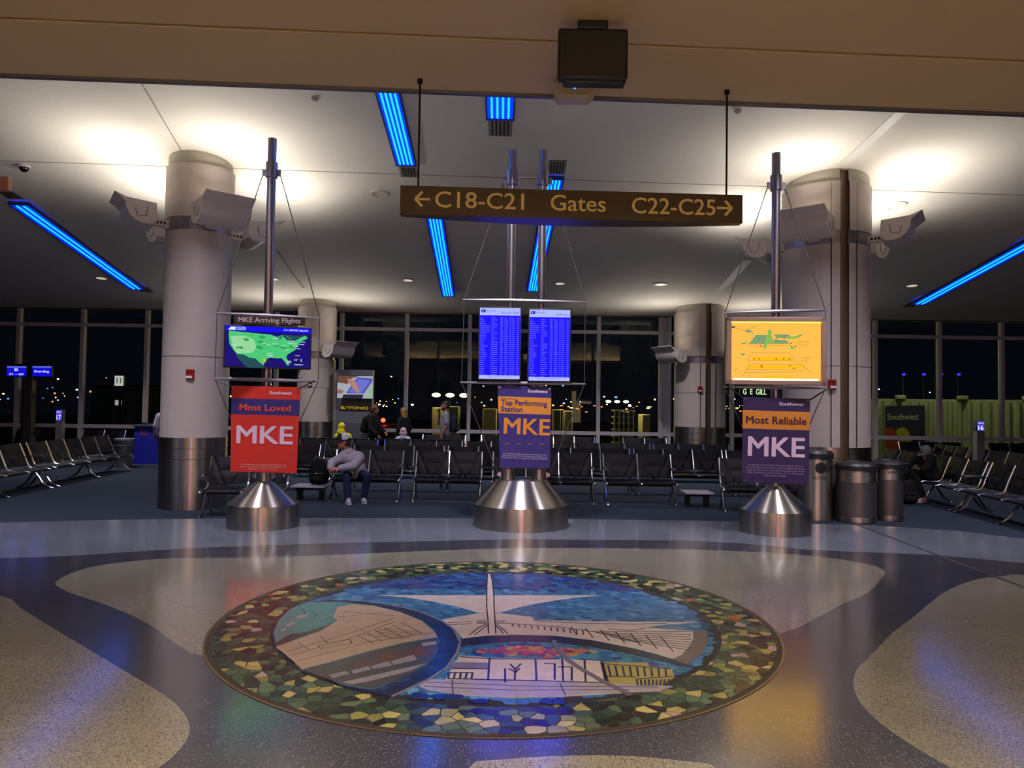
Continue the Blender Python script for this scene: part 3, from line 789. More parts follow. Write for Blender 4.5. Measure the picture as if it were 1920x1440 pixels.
vcol_build(shards(-1.0, 4.5, 2.0, 6.5, .045, .002, lambda p: inside(p, fol), lambda p, R: tuple(x * R.uniform(.8, 1.2) for x in lin(R.choice(['a8433c', '8c2c3c', 'b8603a', 'c27a3a', '9a3a50', 'c88a40']))), 1.6, seed=10, whole=True), 'autumn_tiles', M_TILE, mos, LZ[0], None)
art('white_building', [[(862, 1231), (922, 1236), (1050, 1237), (1128, 1242), (1136, 1282), (1000, 1279), (835, 1276), (850, 1250)]], 'd0c2c0')
art('lavender_building', [[(850, 1244), (918, 1245), (916, 1256), (843, 1255)]], '7a7490')
art('paved_plaza', [[(808, 1276), (1000, 1280), (1140, 1283), (1262, 1289), (1230, 1297), (1150, 1302), (1050, 1308), (960, 1310), (860, 1305), (800, 1295), (785, 1288)]], 'a49cae')
art('yellow_building', [[(1128, 1244), (1215, 1245), (1217, 1252), (1260, 1257), (1265, 1272), (1240, 1288), (1140, 1284)]], 'a89a58')
lines('building_outline', [[(1127, 1243), (1136, 1283)], [(1130, 1245), (1140, 1283)], [(1132, 1271), (1192, 1272)], [(1130, 1247), (1258, 1257)], [(1192, 1276), (1262, 1271)]] + [[(1140 + k * 13.5, 1250 + k * .8), (1145 + k * 13, 1271)] for k in range(9)] + [[(1194 + k * 7.5, 1277), (1196 + k * 7, 1288)] for k in range(9)] +
    [[(918, 1236), (915, 1278)], [(1004, 1238), (1006, 1279)], [(1054, 1238), (1056, 1280)], [(1096, 1240), (1098, 1281)], [(840, 1275), (1000, 1279), (1136, 1283)], [(1020, 1247), (1040, 1247), (1040, 1277)], [(1046, 1253), (1072, 1253), (1072, 1279)], [(863, 1234), (925, 1238), (1050, 1238)], [(846, 1256), (917, 1257)], [(838, 1264), (888, 1264)]] +
    [[(842 + k * 11, 1265), (840 + k * 11, 1275)] for k in range(5)] + [[(965, 1278), (966, 1258), (957, 1248)], [(966, 1258), (977, 1247)], [(966, 1264), (974, 1256)], [(965, 1262), (954, 1256)], [(947, 1282), (947, 1256)]], '2c2740', .014)
lines('plaza_line', [[(800, 1282), (1000, 1290), (1235, 1291)], [(795, 1290), (960, 1297), (1180, 1296)], [(848, 1278), (849, 1304)], [(1050, 1285), (1060, 1306)]], '5a5470', .01)
low = [(735, 1309), (785, 1290), (860, 1306), (960, 1311), (1050, 1309), (1150, 1303), (1232, 1298), (1205, 1308), (1130, 1318), (1050, 1324), (950, 1326), (850, 1322), (780, 1316)]
lw = PX(low); LZ[0] += .0004
vcol_build(shards(-1.6, 4.0, 2.0, 5.4, .07, .003, lambda p: inside(p, lw) or (ins(p, .02) and p[1] < Z(900, 1311).y and p[0] < .9), lambda p, R: tuple(x * R.uniform(.8, 1.2) for x in lin(R.choice(['1c2a6a', '24347a', '18204a', '2a4a9a']))), 1.4, seed=12, whole=True), 'lake_tiles', M_TILE, mos, LZ[0], None)
# left crescent and arch view
cres_o = [(575, 1131), (620, 1127), (680, 1130), (740, 1138), (790, 1150), (830, 1167), (853, 1184), (863, 1205), (858, 1226), (838, 1254), (805, 1276), (735, 1308), (700, 1302), (640, 1288), (580, 1262), (540, 1238), (515, 1212), (510, 1190), (520, 1165), (545, 1143)]
art('rim_line', [[(x + (2 if x > 700 else 0), y) for x, y in cres_o]], '8a8490')
art('dark_crescent', [[(x - (3 if x > 700 else 0), y + .3) for x, y in cres_o]], '1c2450')
cp = PX(cres_o); LZ[0] += .0004
vcol_build(shards(-2.2, 4.6, -.3, 7.4, .06, .003, lambda p: inside(p, cp), lambda p, R: tuple(x * R.uniform(.8, 1.2) for x in lin(R.choice(['1c2a5c', '202f66', '171f48', '243a78']))), 1.3, seed=14, whole=True), 'crescent_tiles', M_TILE, mos, LZ[0], None)
view = [(575, 1132), (640, 1131), (700, 1138), (750, 1150), (792, 1167), (815, 1186), (824, 1206), (818, 1230), (800, 1251), (760, 1274), (700, 1297), (640, 1287), (580, 1261), (542, 1237), (518, 1212), (513, 1190), (522, 1166), (545, 1144)]
art('teal_sky', [view], '4f8a94')
lines('sky_crack', [[(560 + 23 * k, 1140 + (k * 7) % 16), (572 + 23 * k, 1150 + (k * 5) % 13), (566 + 22 * k, 1160 + (k * 3) % 9)] for k in range(5)], '2f5a66', .008)
art('cloud', [[(552, 1160), (565, 1156), (580, 1153), (572, 1160), (560, 1163)], [(535, 1175), (550, 1168), (556, 1171), (540, 1178)], [(525, 1186), (536, 1180), (534, 1186)]], 'a89a9a')
art('roof_shadow', [[(513, 1213), (530, 1200), (545, 1192), (562, 1191), (590, 1184), (640, 1165), (640, 1172), (545, 1205), (518, 1216)]], '3a3a48')
art('beige_building', [[(517, 1216), (560, 1201), (600, 1187), (634, 1166), (624, 1160), (633, 1141), (660, 1136), (700, 1139), (748, 1150), (790, 1167), (812, 1186), (820, 1197), (760, 1207), (690, 1224), (620, 1244), (566, 1258), (542, 1236)]], 'b8a094')
lines('building_course', [[(540, 1225), (640, 1196), (740, 1162)], [(548, 1232), (650, 1203), (742, 1168)], [(560, 1243), (690, 1208), (808, 1190)], [(600, 1220), (660, 1210), (655, 1202), (600, 1213), (596, 1218)]] + [[(672 + 16 * k, 1196 - 5 * k), (700 + 18 * k, 1210 - 4 * k)] for k in range(6)] + [[(680 + 10 * k, 1193 - 3 * k), (760 + 8 * k, 1202 - 3 * k)] for k in range(5)] + [[(645, 1150), (740, 1158)], [(636, 1160), (720, 1152)], [(560, 1210), (580, 1222)], [(600, 1196), (615, 1210)]], '5d4c4c', .009)
art('grey_street', [[(566, 1260), (620, 1246), (690, 1226), (760, 1209), (822, 1199), (823, 1212), (816, 1232), (800, 1250), (760, 1274), (700, 1296), (640, 1286), (600, 1272)]], '474652')
art('rust_arcade', [[(700, 1240), (730, 1228), (750, 1231), (742, 1240), (710, 1246)], [(752, 1228), (790, 1217), (812, 1222), (800, 1232), (760, 1236)], [(660, 1252), (690, 1243), (700, 1248), (670, 1257)]], '6a4238')
art('white_arcade', [[(615, 1270), (650, 1262), (655, 1268), (625, 1276)], [(658, 1262), (690, 1253), (696, 1259), (662, 1268)], [(694, 1254), (728, 1244), (735, 1252), (700, 1259)], [(732, 1244), (775, 1232), (782, 1241), (738, 1251)], [(640, 1284), (720, 1266), (800, 1248), (770, 1262), (700, 1280), (660, 1288)], [(790, 1209), (818, 1206), (818, 1212), (792, 1216)]], '8f8a98')
lines('lamp_post', [[(1039, 1204), (1041, 1213), (1050, 1226), (1066, 1242), (1090, 1258), (1130, 1281), (1180, 1305)]], '6f6a7a', .035)

# ================================================================== INFORMATION STANDS
M_BAR = mat('bar_aluminium', '9a949e', .35, .8)
def stand(name, label, cx, cy, poles, R, rtop, ztop, zpole, zcol, bars, rz=0.0):
    t = thing(name, label, 'sign stand', (cx, cy, 0), rz)
    d = MB().lathe([(R, 0), (R, .315), (R - .004, .325), (R - .03, .328)], seg=64).build('drum_base', M_STEEL, t, sharp=25)
    zc_ = .326
    MB().lathe([(R - .005, zc_), (rtop, ztop), (.001, ztop)], seg=64).build('cone_cover', M_STEEL, t, sharp=25)
    for px in poles:
        MB().lathe([(.105, ztop - .01), (.105, ztop + .15), (.07, ztop + .152)], c=(px, 0, 0), seg=32).build('sleeve', M_STEEL, t)
        MB().lathe([(.062, ztop + .1), (.062, zpole), (.001, zpole)], c=(px, 0, 0), seg=32).build('pole', M_STEELP, t)
        k = MB().lathe([(.064, zcol - .13), (.084, zcol - .12), (.084, zcol + .1), (.064, zcol + .11)], c=(px, 0, 0), seg=28).build('collar', M_STEELP, t)
    lug = MB()
    x0, x1 = min(poles), max(poles)
    for sg, xx in ((-1, x0), (1, x1)):
        MB().box((xx + sg * .10, 0, zcol - .05), (.07, .02, .10)).build('lug', M_STEELP, t, bevel=.004)
        MB().prism([(xx + sg * .09, ztop + .01), (xx + sg * .09, ztop + .11), (xx + sg * .115, ztop + .11), (xx + sg * .165, ztop + .075), (xx + sg * .165, ztop + .055)], -.01, .01, M=Matrix.Rotation(PI / 2, 4, 'X')).build('lug', M_STEEL, t, bevel=.004)
    if len(poles) > 1:
        MB().tube([(x0, 0, zcol), (x1, 0, zcol)], .016, 8).build('cross_tie', M_STEELP, t)
    (u0, u1, uz, us), (l0, l1, lz, ls) = bars
    for (a, b, z, s) in bars:
        n = 12; pts = []; rr = []
        for i in range(n + 1):
            q = i / n
            pts.append((a + (b - a) * q, -.075 - .03 * math.sin(PI * q), z + s * (q - .5))); rr.append(.012 + .016 * math.sin(PI * q))
        MB().tube(pts, rr, 10).build('crossbar', M_BAR, t)
    for sg, xx, ux, lx, k in ((-1, x0, u0, l0, -.5), (1, x1, u1, l1, .5)):
        pu = (ux + (-sg) * .02, -.075, uz + us * k); plo = (lx - sg * .02, -.075, lz + ls * k)
        MB().tube([(xx + sg * .125, 0, zcol - .07), pu], .007, 6).build('stay_cable', M_CABLE, t)
        MB().tube([pu, plo], .006, 6).build('stay_cable', M_CABLE, t)
        MB().tube([plo, (xx + sg * .15, 0, ztop + .07)], .007, 6).build('stay_cable', M_CABLE, t)
    return t
def bars_px(c, up, lo, D):
    """picture ends of the two crossbars -> local spans"""
    r = []
    for (a, b) in (up, lo):
        pa, pb = P(*a, D), P(*b, D)
        r.append((pa.x - c[0], pb.x - c[0], (pa.z + pb.z) / 2, pb.z - pa.z))
    return r
SL = (P(494, 950, 10.68).x, 10.68); SC = (P(977, 950, 11.06).x, 11.06); SR = (P(1453, 950, 10.81).x, 10.81)
stand('arrivals_stand', 'single pole steel stand on a drum base carrying the arriving flights screen and red banner', SL[0], SL[1], [0], .5, .10, .64, 5.58, 5.13, bars_px(SL, ((404, 587), (602, 597)), ((400, 710), (599, 715)), 10.6))
stand('departures_stand', 'twin pole steel stand on the widest drum base carrying the two blue flight boards', SC[0], SC[1], [P(954, 800, 11.06).x - SC[0], P(1012, 800, 11.06).x - SC[0]], .70, .37, .68, 5.59, 5.19, bars_px(SC, ((868, 562), (1100, 567)), ((863, 717), (1098, 720)), 11.0))
stand('map_stand', 'single pole steel stand on a drum base carrying the yellow terminal map and purple banner', SR[0], SR[1], [0], .5, .10, .67, 5.52, 5.09, bars_px(SR, ((1358, 586), (1552, 581)), ((1358, 725), (1552, 728)), 10.7))

# ---- banners
M_BAN = {}
def banner(name, label, px4, D, bands, texts, stand_c):
    TL, TR, BL, BR = (P(*p, D) for p in px4)
    c = (TL + TR + BL + BR) / 4; Wt = (TR.x - TL.x); Wb = (BR.x - BL.x); H = (TL.z + TR.z - BL.z - BR.z) / 2
    t = thing(name, label, 'banner', (c.x, D, c.z))
    mb = MB(); mats = []; NX, NZ = 16, 40
    zb = [(b[0], b[1]) for b in bands]
    rows = sorted(set([i / NZ for i in range(NZ + 1)] + [b[0] for b in bands]))
    def pt(u, v, dy):
        w = Wt + (Wb - Wt) * v; z = H / 2 - H * v
        xo = (TL.x + TR.x) / 2 + ((BL.x + BR.x) / 2 - (TL.x + TR.x) / 2) * v - c.x
        dzt = (TR.z - TL.z) * (1 - v) + (BR.z - BL.z) * v
        wav = .0022 * math.sin(7 * u + 4 * v) + .0014 * math.sin(11 * v + 3 * u)
        return (xo + (u - .5) * w, wav + dy, z + (u - .5) * dzt)
    hexes = []
    for _, hx in zb:
        if hx not in hexes: hexes.append(hx)
    for s, dy in ((0, 0), (1, .006)):
        vs = [pt(i / NX, v, dy) for v in rows for i in range(NX + 1)]
        fs = []; mi = []
        for j in range(len(rows) - 1):
            vm = (rows[j] + rows[j + 1]) / 2; hx = [h for a, h in zb if a <= vm][-1]
            for i in range(NX):
                q = j * (NX + 1) + i
                f = (q, q + NX + 1, q + NX + 2, q + 1)
                fs.append(f if s == 0 else f[::-1]); mi.append(hexes.index(hx))
        o = len(mb.v); mb.v += vs; mb.f += [tuple(o + k for k in f) for f in fs]; mb.m += mi
    mb.build('fabric', [mat('banner_' + h, h, .6, noise=.05, nscale=3) for h in hexes], t, sharp=80)
    g = {}
    for (s, u, v, h, w, al, hx, bold) in texts:
        p = pt(u, v, 0); 
        sl_ = (TR.z - TL.z) / Wt
        r = Vector((1, 0, sl_)).normalized(); up = Vector((-sl_, 0, 1)).normalized()
        g.setdefault(hx, MB()).text(s, (p[0], -.0052, p[2]), h * H, w=(w * Wt if w else None), align=al, right=r, up=up, bold=bold)
    for hx, m_ in g.items():      # the print follows the ripples of the cloth
        nv = []
        for (x, y, z) in m_.v:
            v = min(max((H / 2 - z) / H, 0), 1); w = Wt + (Wb - Wt) * v
            xo = (TL.x + TR.x) / 2 + ((BL.x + BR.x) / 2 - (TL.x + TR.x) / 2) * v - c.x
            u = (x - xo) / w + .5
            nv.append((x, y + .0036 + pt(u, v, 0)[1], z))
        m_.v = nv
        m_.build('lettering', mat('print_' + hx, hx, .6), t, smooth=False)
    for u in (0, 1):
        p = pt(u, 0.01, 0); q = Vector(p)
        MB().lathe([(.008, 0), (.018, 0), (.018, .006), (.008, .006)], seg=12, M=Matrix.Translation((p[0] + (.03 if u == 0 else -.03), -.012, p[2] - .02)) @ Matrix.Rotation(PI / 2, 4, 'X')).build('grommet', M_STEELP, t)
    return t, pt, c
ORANGE, RED, NAVY, PURP = 'd2842e', 'c8281c', '2a1f6c', '2e1c50'
b1, pt1, c1 = banner('red_banner', 'red fabric banner reading Most Loved MKE on the left stand', [(434, 723), (563, 726), (432, 884), (556, 887)], 10.50,
    [(0, RED), (.147, NAVY), (.335, RED)],
    [('Southwest', .88, .09, .038, .32, 'R', 'd9cfe0', .03), ('Most Loved', .12, .285, .075, .75, 'L', 'd84a30', .03), ('MKE', .08, .665, .205, .82, 'L', 'dcc0d8', .032),
     ('For answering our Customers’ expectations by', .15, .92, .017, .66, 'L', 'd8a8a0', 0), ('delivering above and beyond Hospitality and', .15, .945, .017, .66, 'L', 'd8a8a0', 0), ('Legendary Customer Service', .27, .97, .017, .42, 'L', 'd8a8a0', 0)], SL)
b2, pt2, c2 = banner('orange_navy_banner', 'navy and orange fabric banner reading Top Performing Station MKE on the centre stand', [(933, 722), (1034, 726), (937, 877), (1031, 878)], 10.92,
    [(0, NAVY), (.135, ORANGE), (.34, NAVY)],
    [('Southwest', .93, .075, .038, .37, 'R', 'd9cfe0', .03), ('Southwest Airlines Station', .05, .165, .012, .30, 'L', '5a2a3a', 0), ('Top Performing', .05, .235, .062, .86, 'L', NAVY, .03), ('Station', .05, .315, .062, .40, 'L', NAVY, .03), ('MKE', .09, .585, .195, .86, 'L', ORANGE, .032),
     ('2014', .11, .715, .02, .09, 'L', 'b8782e', 0), ('2015', .33, .715, .02, .09, 'L', 'b8782e', 0), ('2016', .56, .715, .02, .09, 'L', 'b8782e', 0), ('2017', .79, .715, .02, .09, 'L', 'b8782e', 0),
     ('For demonstrating exceptional dedication and', .5, .84, .02, .80, 'C', 'b8aac8', 0), ('performance and for consistently providing our', .5, .865, .02, .83, 'C', 'b8aac8', 0), ('Customers with our Legendary Customer Service', .5, .89, .02, .84, 'C', 'b8aac8', 0)], SC)
b3, pt3, c3 = banner('purple_banner', 'purple and orange fabric banner reading Most Reliable MKE on the right stand', [(1393, 744), (1519, 748), (1391, 904), (1516, 908)], 10.62,
    [(0, PURP), (.155, ORANGE), (.37, PURP)],
    [('Southwest', .91, .085, .038, .37, 'R', 'd9cfe0', .03), ('Most Reliable', .05, .305, .085, .90, 'L', '4a1434', .03), ('MKE', .08, .685, .225, .85, 'L', 'dcc0d8', .032),
     ('For attaining and executing the best engineering performance,', .5, .80, .018, .82, 'C', 'a890b0', 0), ('for achieving the top performance in paint compliance and for your', .5, .83, .018, .88, 'C', 'a890b0', 0), ('outstanding efforts to earn the coveted Outstanding Program Award', .5, .86, .018, .86, 'C', 'a890b0', 0), ('(PDA). Your Warrior Spirit is a model for the rest. Thank you for', .5, .89, .018, .84, 'C', 'a890b0', 0), ('being the rock of reliability.', .5, .92, .018, .34, 'C', 'a890b0', 0)], SR)
for (bt, pt_, c_, lbar, D) in ((b1, pt1, c1, ((402, 710), (598, 714)), 10.6), (b3, pt3, c3, ((1358, 725), (1552, 728)), 10.7)):
    for u, e in ((0, lbar[0]), (1, lbar[1])):
        p = Vector(pt_(u, 0.01, 0)); q = P(*e, D) - Vector((c_.x, bt.location.y, c_.z))
        q.x += .03 if u == 0 else -.03; q.y = D - .1 - bt.location.y
        MB().tube([p, q], .011, 6).build('bungee_cord', M_BLACK, bt)

# ---- screens
def screen(name, label, cat, c, rz, w, h, face_mat, parts, bez=.018, th=.07, bezmat=None):
    t = thing(name, label, cat, tuple(c), rz)
    MB().box((0, th / 2, 0), (w + 2 * bez, th, h + 2 * bez)).build('housing', bezmat or M_BLACK, t, bevel=.006)
    MB().box((0, -.002, 0), (w, .004, h)).build('screen', face_mat, t, smooth=False)
    for nm, mb, m in parts: mb.build(nm, m, t, smooth=False)
    return t
def E_(hx, s=1.0): return mat('glow_%s_%d' % (hx, s * 100), '050505', .4, emit=hx, estr=s, spec=.12)
def flat(mb, pts, y=-.006):
    n = len(pts)
    ar = sum(pts[i][0] * pts[(i + 1) % n][1] - pts[(i + 1) % n][0] * pts[i][1] for i in range(n))
    if ar < 0: pts = pts[::-1]
    mb.add([(x, y, z) for x, z in pts] + [(x, y + .003, z) for x, z in pts], [tuple(range(n)), tuple(range(2 * n - 1, n - 1, -1))] + [(i, n + i, n + (i + 1) % n, (i + 1) % n) for i in range(n)])
    return mb
def rect(mb, x0, z0, x1, z1, y=-.006): return flat(mb, [(x0, z0), (x1, z0), (x1, z1), (x0, z1)], y)
CITY_D = 'Albany Atlanta Atlanta Baltimore Boston Chicago O’Hare Chicago O’Hare Chicago O’Hare Charlotte Cincinnati Cleveland Dallas FW Dallas FW Denver Denver Detroit Fort Lauderdale Fort Myers Houston Houston Kansas City Las Vegas Los Angeles Minneapolis Nashville New York Omaha Orlando Orlando Philadelphia Phoenix'
def flight_board(label, px4, D, title, cities, seed):
    TL, TR, BL, BR = (P(*p, D) for p in px4)
    c = (TL + TR + BL + BR) / 4; w = (TR.x - TL.x + BR.x - BL.x) / 2; h = (TL.z + TR.z - BL.z - BR.z) / 2
    R = random.Random(seed); n = len(cities)
    hd = MB(); rect(hd, -w / 2, h / 2 - .105 * h, w / 2, h / 2, -.005); fd = MB(); rect(fd, -w / 2, -h / 2, w / 2, -h / 2 + .05 * h, -.005)
    lg = MB(); flat(lg, [(-w / 2 + .02 * w, h / 2 - .065 * h), (-w / 2 + .14 * w, h / 2 - .065 * h), (-w / 2 + .14 * w, h / 2 - .02 * h), (-w / 2 + .05 * w, h / 2 - .02 * h)], -.007)
    lg2 = MB(); flat(lg2, [(-w / 2 + .05 * w, h / 2 - .06 * h), (-w / 2 + .07 * w, h / 2 - .06 * h), (-w / 2 + .11 * w, h / 2 - .025 * h), (-w / 2 + .09 * w, h / 2 - .025 * h)], -.009)
    tx = MB(); tx.text('MITCHELL', (-w / 2 + .16 * w, -.007, h / 2 - .055 * h), .025 * h, w=.26 * w); tx.text(title, (w / 2 - .02 * w, -.007, h / 2 - .085 * h), .035 * h, w=(.46 if len(title) > 8 else .34) * w, align='R')
    tx.text('Sunday April 7, 2019  4:27 AM', (0, -.007, -h / 2 + .018 * h), .018 * h, w=.56 * w, align='C')
    tb = MB(); cols = [('City', cities, .01), ('Airline', None, .29), ('Flight', None, .50), ('Time', None, .61), ('Status', None, .73), ('Gate', None, .90)]
    y0 = h / 2 - .135 * h; dy = (.80 * h) / n
    for k in range(n + 1):
        z = y0 - k * dy
        row = ['City', 'Airline', 'Flight', 'Time', 'Remark', 'Gate'] if k == 0 else [cities[k - 1], 'Southwest' if R.random() < .7 else R.choice(['United', 'Delta']), str(R.randint(210, 2990)), '%d:%02dA' % (R.randint(5, 11), R.randrange(0, 60, 5)), 'On Time', 'C%d' % R.randint(18, 25)]
        for s, x, mw in zip(row, (.01, .29, .51, .61, .735, .91), (.26, .18, .085, .10, .14, .075)):
            tb.text(s, (-w / 2 + x * w, -.007, z - .012 * h), .0145 * h, maxw=mw * w, bold=0, depth=.001)
    return screen('flight_board', label, 'screen', c, 0, w, h, E_('0803fa', 2.6), [('header_band', hd, E_('a8b4ff', 1.1)), ('footer_band', fd, E_('a8b4ff', 1.1)), ('airport_mark', lg, E_('1a1ab8', .7)), ('airport_mark', lg2, E_('c8d0ff', .8)), ('heading', tx, E_('6a78e0', .7)), ('flight_list', tb, E_('8c8cff', .95))])
cd = ['Albany', 'Atlanta', 'Baltimore', 'Chicago O’Hare', 'Chicago O’Hare', 'Chicago O’Hare', 'Chicago O’Hare', 'Cleveland', 'Dallas FW', 'Dallas FW', 'Denver', 'Denver', 'Detroit', 'Ft Lauderdale', 'Houston', 'Ft Myers', 'Las Vegas', 'Los Angeles', 'Minneapolis', 'Nashville', 'Newark', 'Omaha', 'Orlando', 'Orlando', 'Phoenix', 'St Louis', 'Tampa', 'Washington']
flight_board('left of the two tall blue flight boards, headed departures', [(899, 577), (976, 578), (899, 710), (974, 711)], 10.86, 'DEPARTURES', cd, 1)
flight_board('right of the two tall blue flight boards, headed arrivals', [(994, 580), (1071, 582), (990, 713), (1066, 715)], 10.86, 'ARRIVALS', cd[1:] + ['Charlotte'], 2)

# arriving flights screen, turned toward the mosaic
c = P(503, 651, 10.48); w, h = 1.14, .565; RZL = math.radians(17)
us = [(-.94, .88), (-.60, .84), (-.30, .80), (.05, .76), (.20, .66), (.26, .50), (.36, .70), (.44, .52), (.52, .42), (.66, .50), (.80, .68), (.90, .78), (.95, .62), (.84, .52), (.76, .38), (.70, .20), (.66, .02), (.56, -.12), (.46, -.26), (.44, -.40), (.50, -.62), (.52, -.80), (.46, -.80), (.40, -.60), (.32, -.44), (.20, -.46), (.05, -.42), (-.06, -.56), (-.10, -.84), (-.20, -.70), (-.30, -.50), (-.46, -.46), (-.58, -.32), (-.74, -.30), (-.82, -.10), (-.92, .22), (-.94, .60)]
mex = [(-.72, -.30), (-.58, -.34), (-.46, -.47), (-.30, -.51), (-.20, -.70), (-.10, -.84), (-.06, -.98), (-.50, -.98), (-.60, -.70)]
can = [(.30, .78), (.96, .74), (.96, .62), (.88, .80), (.66, .52), (.50, .44), (.40, .70)]
baja = [(-.78, -.30), (-.70, -.36), (-.56, -.66), (-.46, -.90), (-.52, -.92), (-.66, -.64)]
west = [(-.90, .60), (-.60, .66), (-.36, .50), (-.28, .1), (-.36, -.2), (-.56, -.26), (-.74, -.26), (-.82, 0)]
south = [(-.30, -.44), (-.10, -.36), (-.02, -.50), (-.10, -.80), (-.20, -.66)]
sc = lambda L: [(x * w / 2 * .98, (z * .43 - .045) * h * 1.12) for x, z in L]
tb = MB(); rect(tb, -w / 2, h / 2 - .115 * h, w / 2, h / 2, -.0052)
tx = MB(); tx.text('MITCHELL', (-w / 2 + .125 * w, -.008, h / 2 - .055 * h), .035 * h, w=.115 * w, bold=.02); tx.text('AIRPORT', (-w / 2 + .125 * w, -.008, h / 2 - .10 * h), .035 * h, w=.11 * w, bold=.02)
tx.text('U.S. AIRPORT DELAYS', (w / 2 - .03 * w, -.008, h / 2 - .075 * h), .042 * h, w=.29 * w, align='R', bold=.02)
flat(tx, [(-w / 2 + .03 * w, h / 2 - .10 * h), (-w / 2 + .115 * w, h / 2 - .10 * h), (-w / 2 + .115 * w, h / 2 - .02 * h), (-w / 2 + .06 * w, h / 2 - .02 * h)], -.008)
for (x, z, L) in ((.10, .22, .08), (.30, .17, .07), (.08, .08, .07), (.20, .05, .06), (.28, .12, .05), (.33, .10, .08), (.44, .09, .06), (.36, .04, .07), (.40, -.02, .05), (.24, -.06, .05), (.02, -.16, .07), (.02, -.21, .07), (.04, -.25, .05), (-.44, .02, .06), (.28, -.34, .05), (.28, -.38, .05), (.40, -.42, .06), (-.05, .09, .05), (.0, .05, .05), (.46, .15, .05)):
    rect(tx, x * w * .9 - L * w / 2, z * h, x * w * .9 + L * w / 2, z * h + .012 * h, -.0075)
lg = MB(); lg.text('weather', (.32 * w, -.008, -.20 * h), .03 * h, w=.06 * w); lg.text('62°', (.31 * w, -.008, -.32 * h), .045 * h, w=.05 * w); lg.text('Updates', (.31 * w, -.008, -.43 * h), .035 * h, w=.11 * w); rect(lg, .39 * w, -.34 * h, .40 * w, -.27 * h, -.008)
yb = MB(); flat(yb, [(-.06 * w, -.30 * h), (-.02 * w, -.28 * h), (-.02 * w, -.36 * h), (-.05 * w, -.40 * h)], -.0072)
gb = MB()
for k in range(26):
    a = random.uniform(0, 6.28); cx_ = random.uniform(-.40, .30); cz_ = random.uniform(-.05, .30); r_ = random.uniform(.015, .05)
    flat(gb, [(cx_ * w + r_ * math.cos(a + q * 1.05) * w * random.uniform(.5, 1.2), cz_ * h + r_ * math.sin(a + q * 1.05) * h * random.uniform(.5, 1)) for q in range(6)], -.0068)
screen('arrivals_screen', 'wide screen showing a green map of the country on dark blue, left stand', 'screen', c, RZL, w, h, E_('12087a', .85),
       [('title_band', tb, E_('0408f0', 1.3)), ('neighbour_land', flat(flat(flat(MB(), sc(mex)), sc(baja)), sc(can)), E_('2a6a78', .5)), ('country_shape', flat(MB(), sc(us), -.0062), E_('48c878', 1.0)),
        ('pale_uplands', flat(MB(), sc(west), -.0066), E_('98dca0', .95)), ('rain_patches', gb, E_('38b460', .75)), ('storm_spot', yb, E_('b8d840', .8)), ('map_labels', tx, E_('e8f0ff', .9)), ('weather_legend', lg, E_('e8e8ff', .8))])
c = P(505, 601, 10.40); 
t = thing('arrivals_header_sign', 'brown strip sign reading MKE Arriving Flights above the green map screen', 'sign', tuple(c), math.radians(6))
w = (P(570, 600, 10.5).x - P(441, 600, 10.5).x) 
MB().box((0, .02, 0), (w, .02, .118)).build('sign_board', mat('sign_brown', '2a1a1c', .4), t, bevel=.003)
m_ = MB(); m_.text('MKE Arriving Flights', (0, .009, -.026), .066, w=w * .87, align='C', bold=.03); m_.build('lettering', mat('sign_grey_letters', 'b0a4aa', .5), t, smooth=False)
# terminal map light box
TL, TR, BL, BR = P(1363, 596, 10.62), P(1549, 593, 10.50), P(1363, 721, 10.62), P(1549, 722, 10.50)
c = (TL + TR + BL + BR) / 4; w = (TR - TL).length; h = (TL.z + TR.z - BL.z - BR.z) / 2
RZR = math.atan2(TR.y - TL.y, TR.x - TL.x)
t = thing('terminal_map', 'glowing yellow light box map of the terminal levels on the right stand', 'map', tuple(c), RZR)
f = MB(); b = .062
M_BOX = mat('map_frame', '9a8078', .4, .3)
for (x, z, sx_, sz_) in ((0, h / 2 - b / 2, w, b), (0, -h / 2 + b / 2, w, b), (-w / 2 + b / 2, 0, b, h), (w / 2 - b / 2, 0, b, h)): f.box((x, .05, z), (sx_, .14, sz_))
f.build('frame', M_BOX, t, bevel=.006)
iw, ih = w - 2 * b, h - 2 * b
MB().box((0, .05, 0), (iw, .02, ih)).build('lit_panel', E_('f4b448', 1.15), t, smooth=False)
MB().box((0, .09, 0), (w - .02, .04, h - .02)).build('back_cover', M_DARK, t, smooth=False)
tubes = MB(); tubes.box((0, .036, -ih / 2 + .012), (iw * .94, .012, .030)); 
tubes.build('light_tube', E_('ffd878', 5.0), t, smooth=False)
tubes = MB(); tubes.box((0, .036, ih / 2 - .010), (iw, .012, .014)); tubes.build('light_tube', E_('ffc850', 3.0), t, smooth=False)
def mp(x, z): return ((x - 1363 - 8) / (1549 - 1363 - 16) * iw - iw / 2, ih / 2 - (z - 600) / (715 - 600) * ih)
def Q_(*L): return [mp(*p) for p in L]
gy = .036
g1 = MB(); flat(g1, Q_((1419, 626), (1440, 626), (1438, 636), (1411, 636)), gy); flat(g1, Q_((1452, 625), (1481, 625), (1486, 632), (1458, 632)), gy); flat(g1, Q_((1404, 644), (1412, 636), (1476, 636), (1482, 643)), gy); flat(g1, Q_((1396, 617), (1408, 616), (1412, 620), (1402, 622)), gy); flat(g1, Q_((1391, 663), (1398, 662), (1397, 666), (1391, 667)), gy)
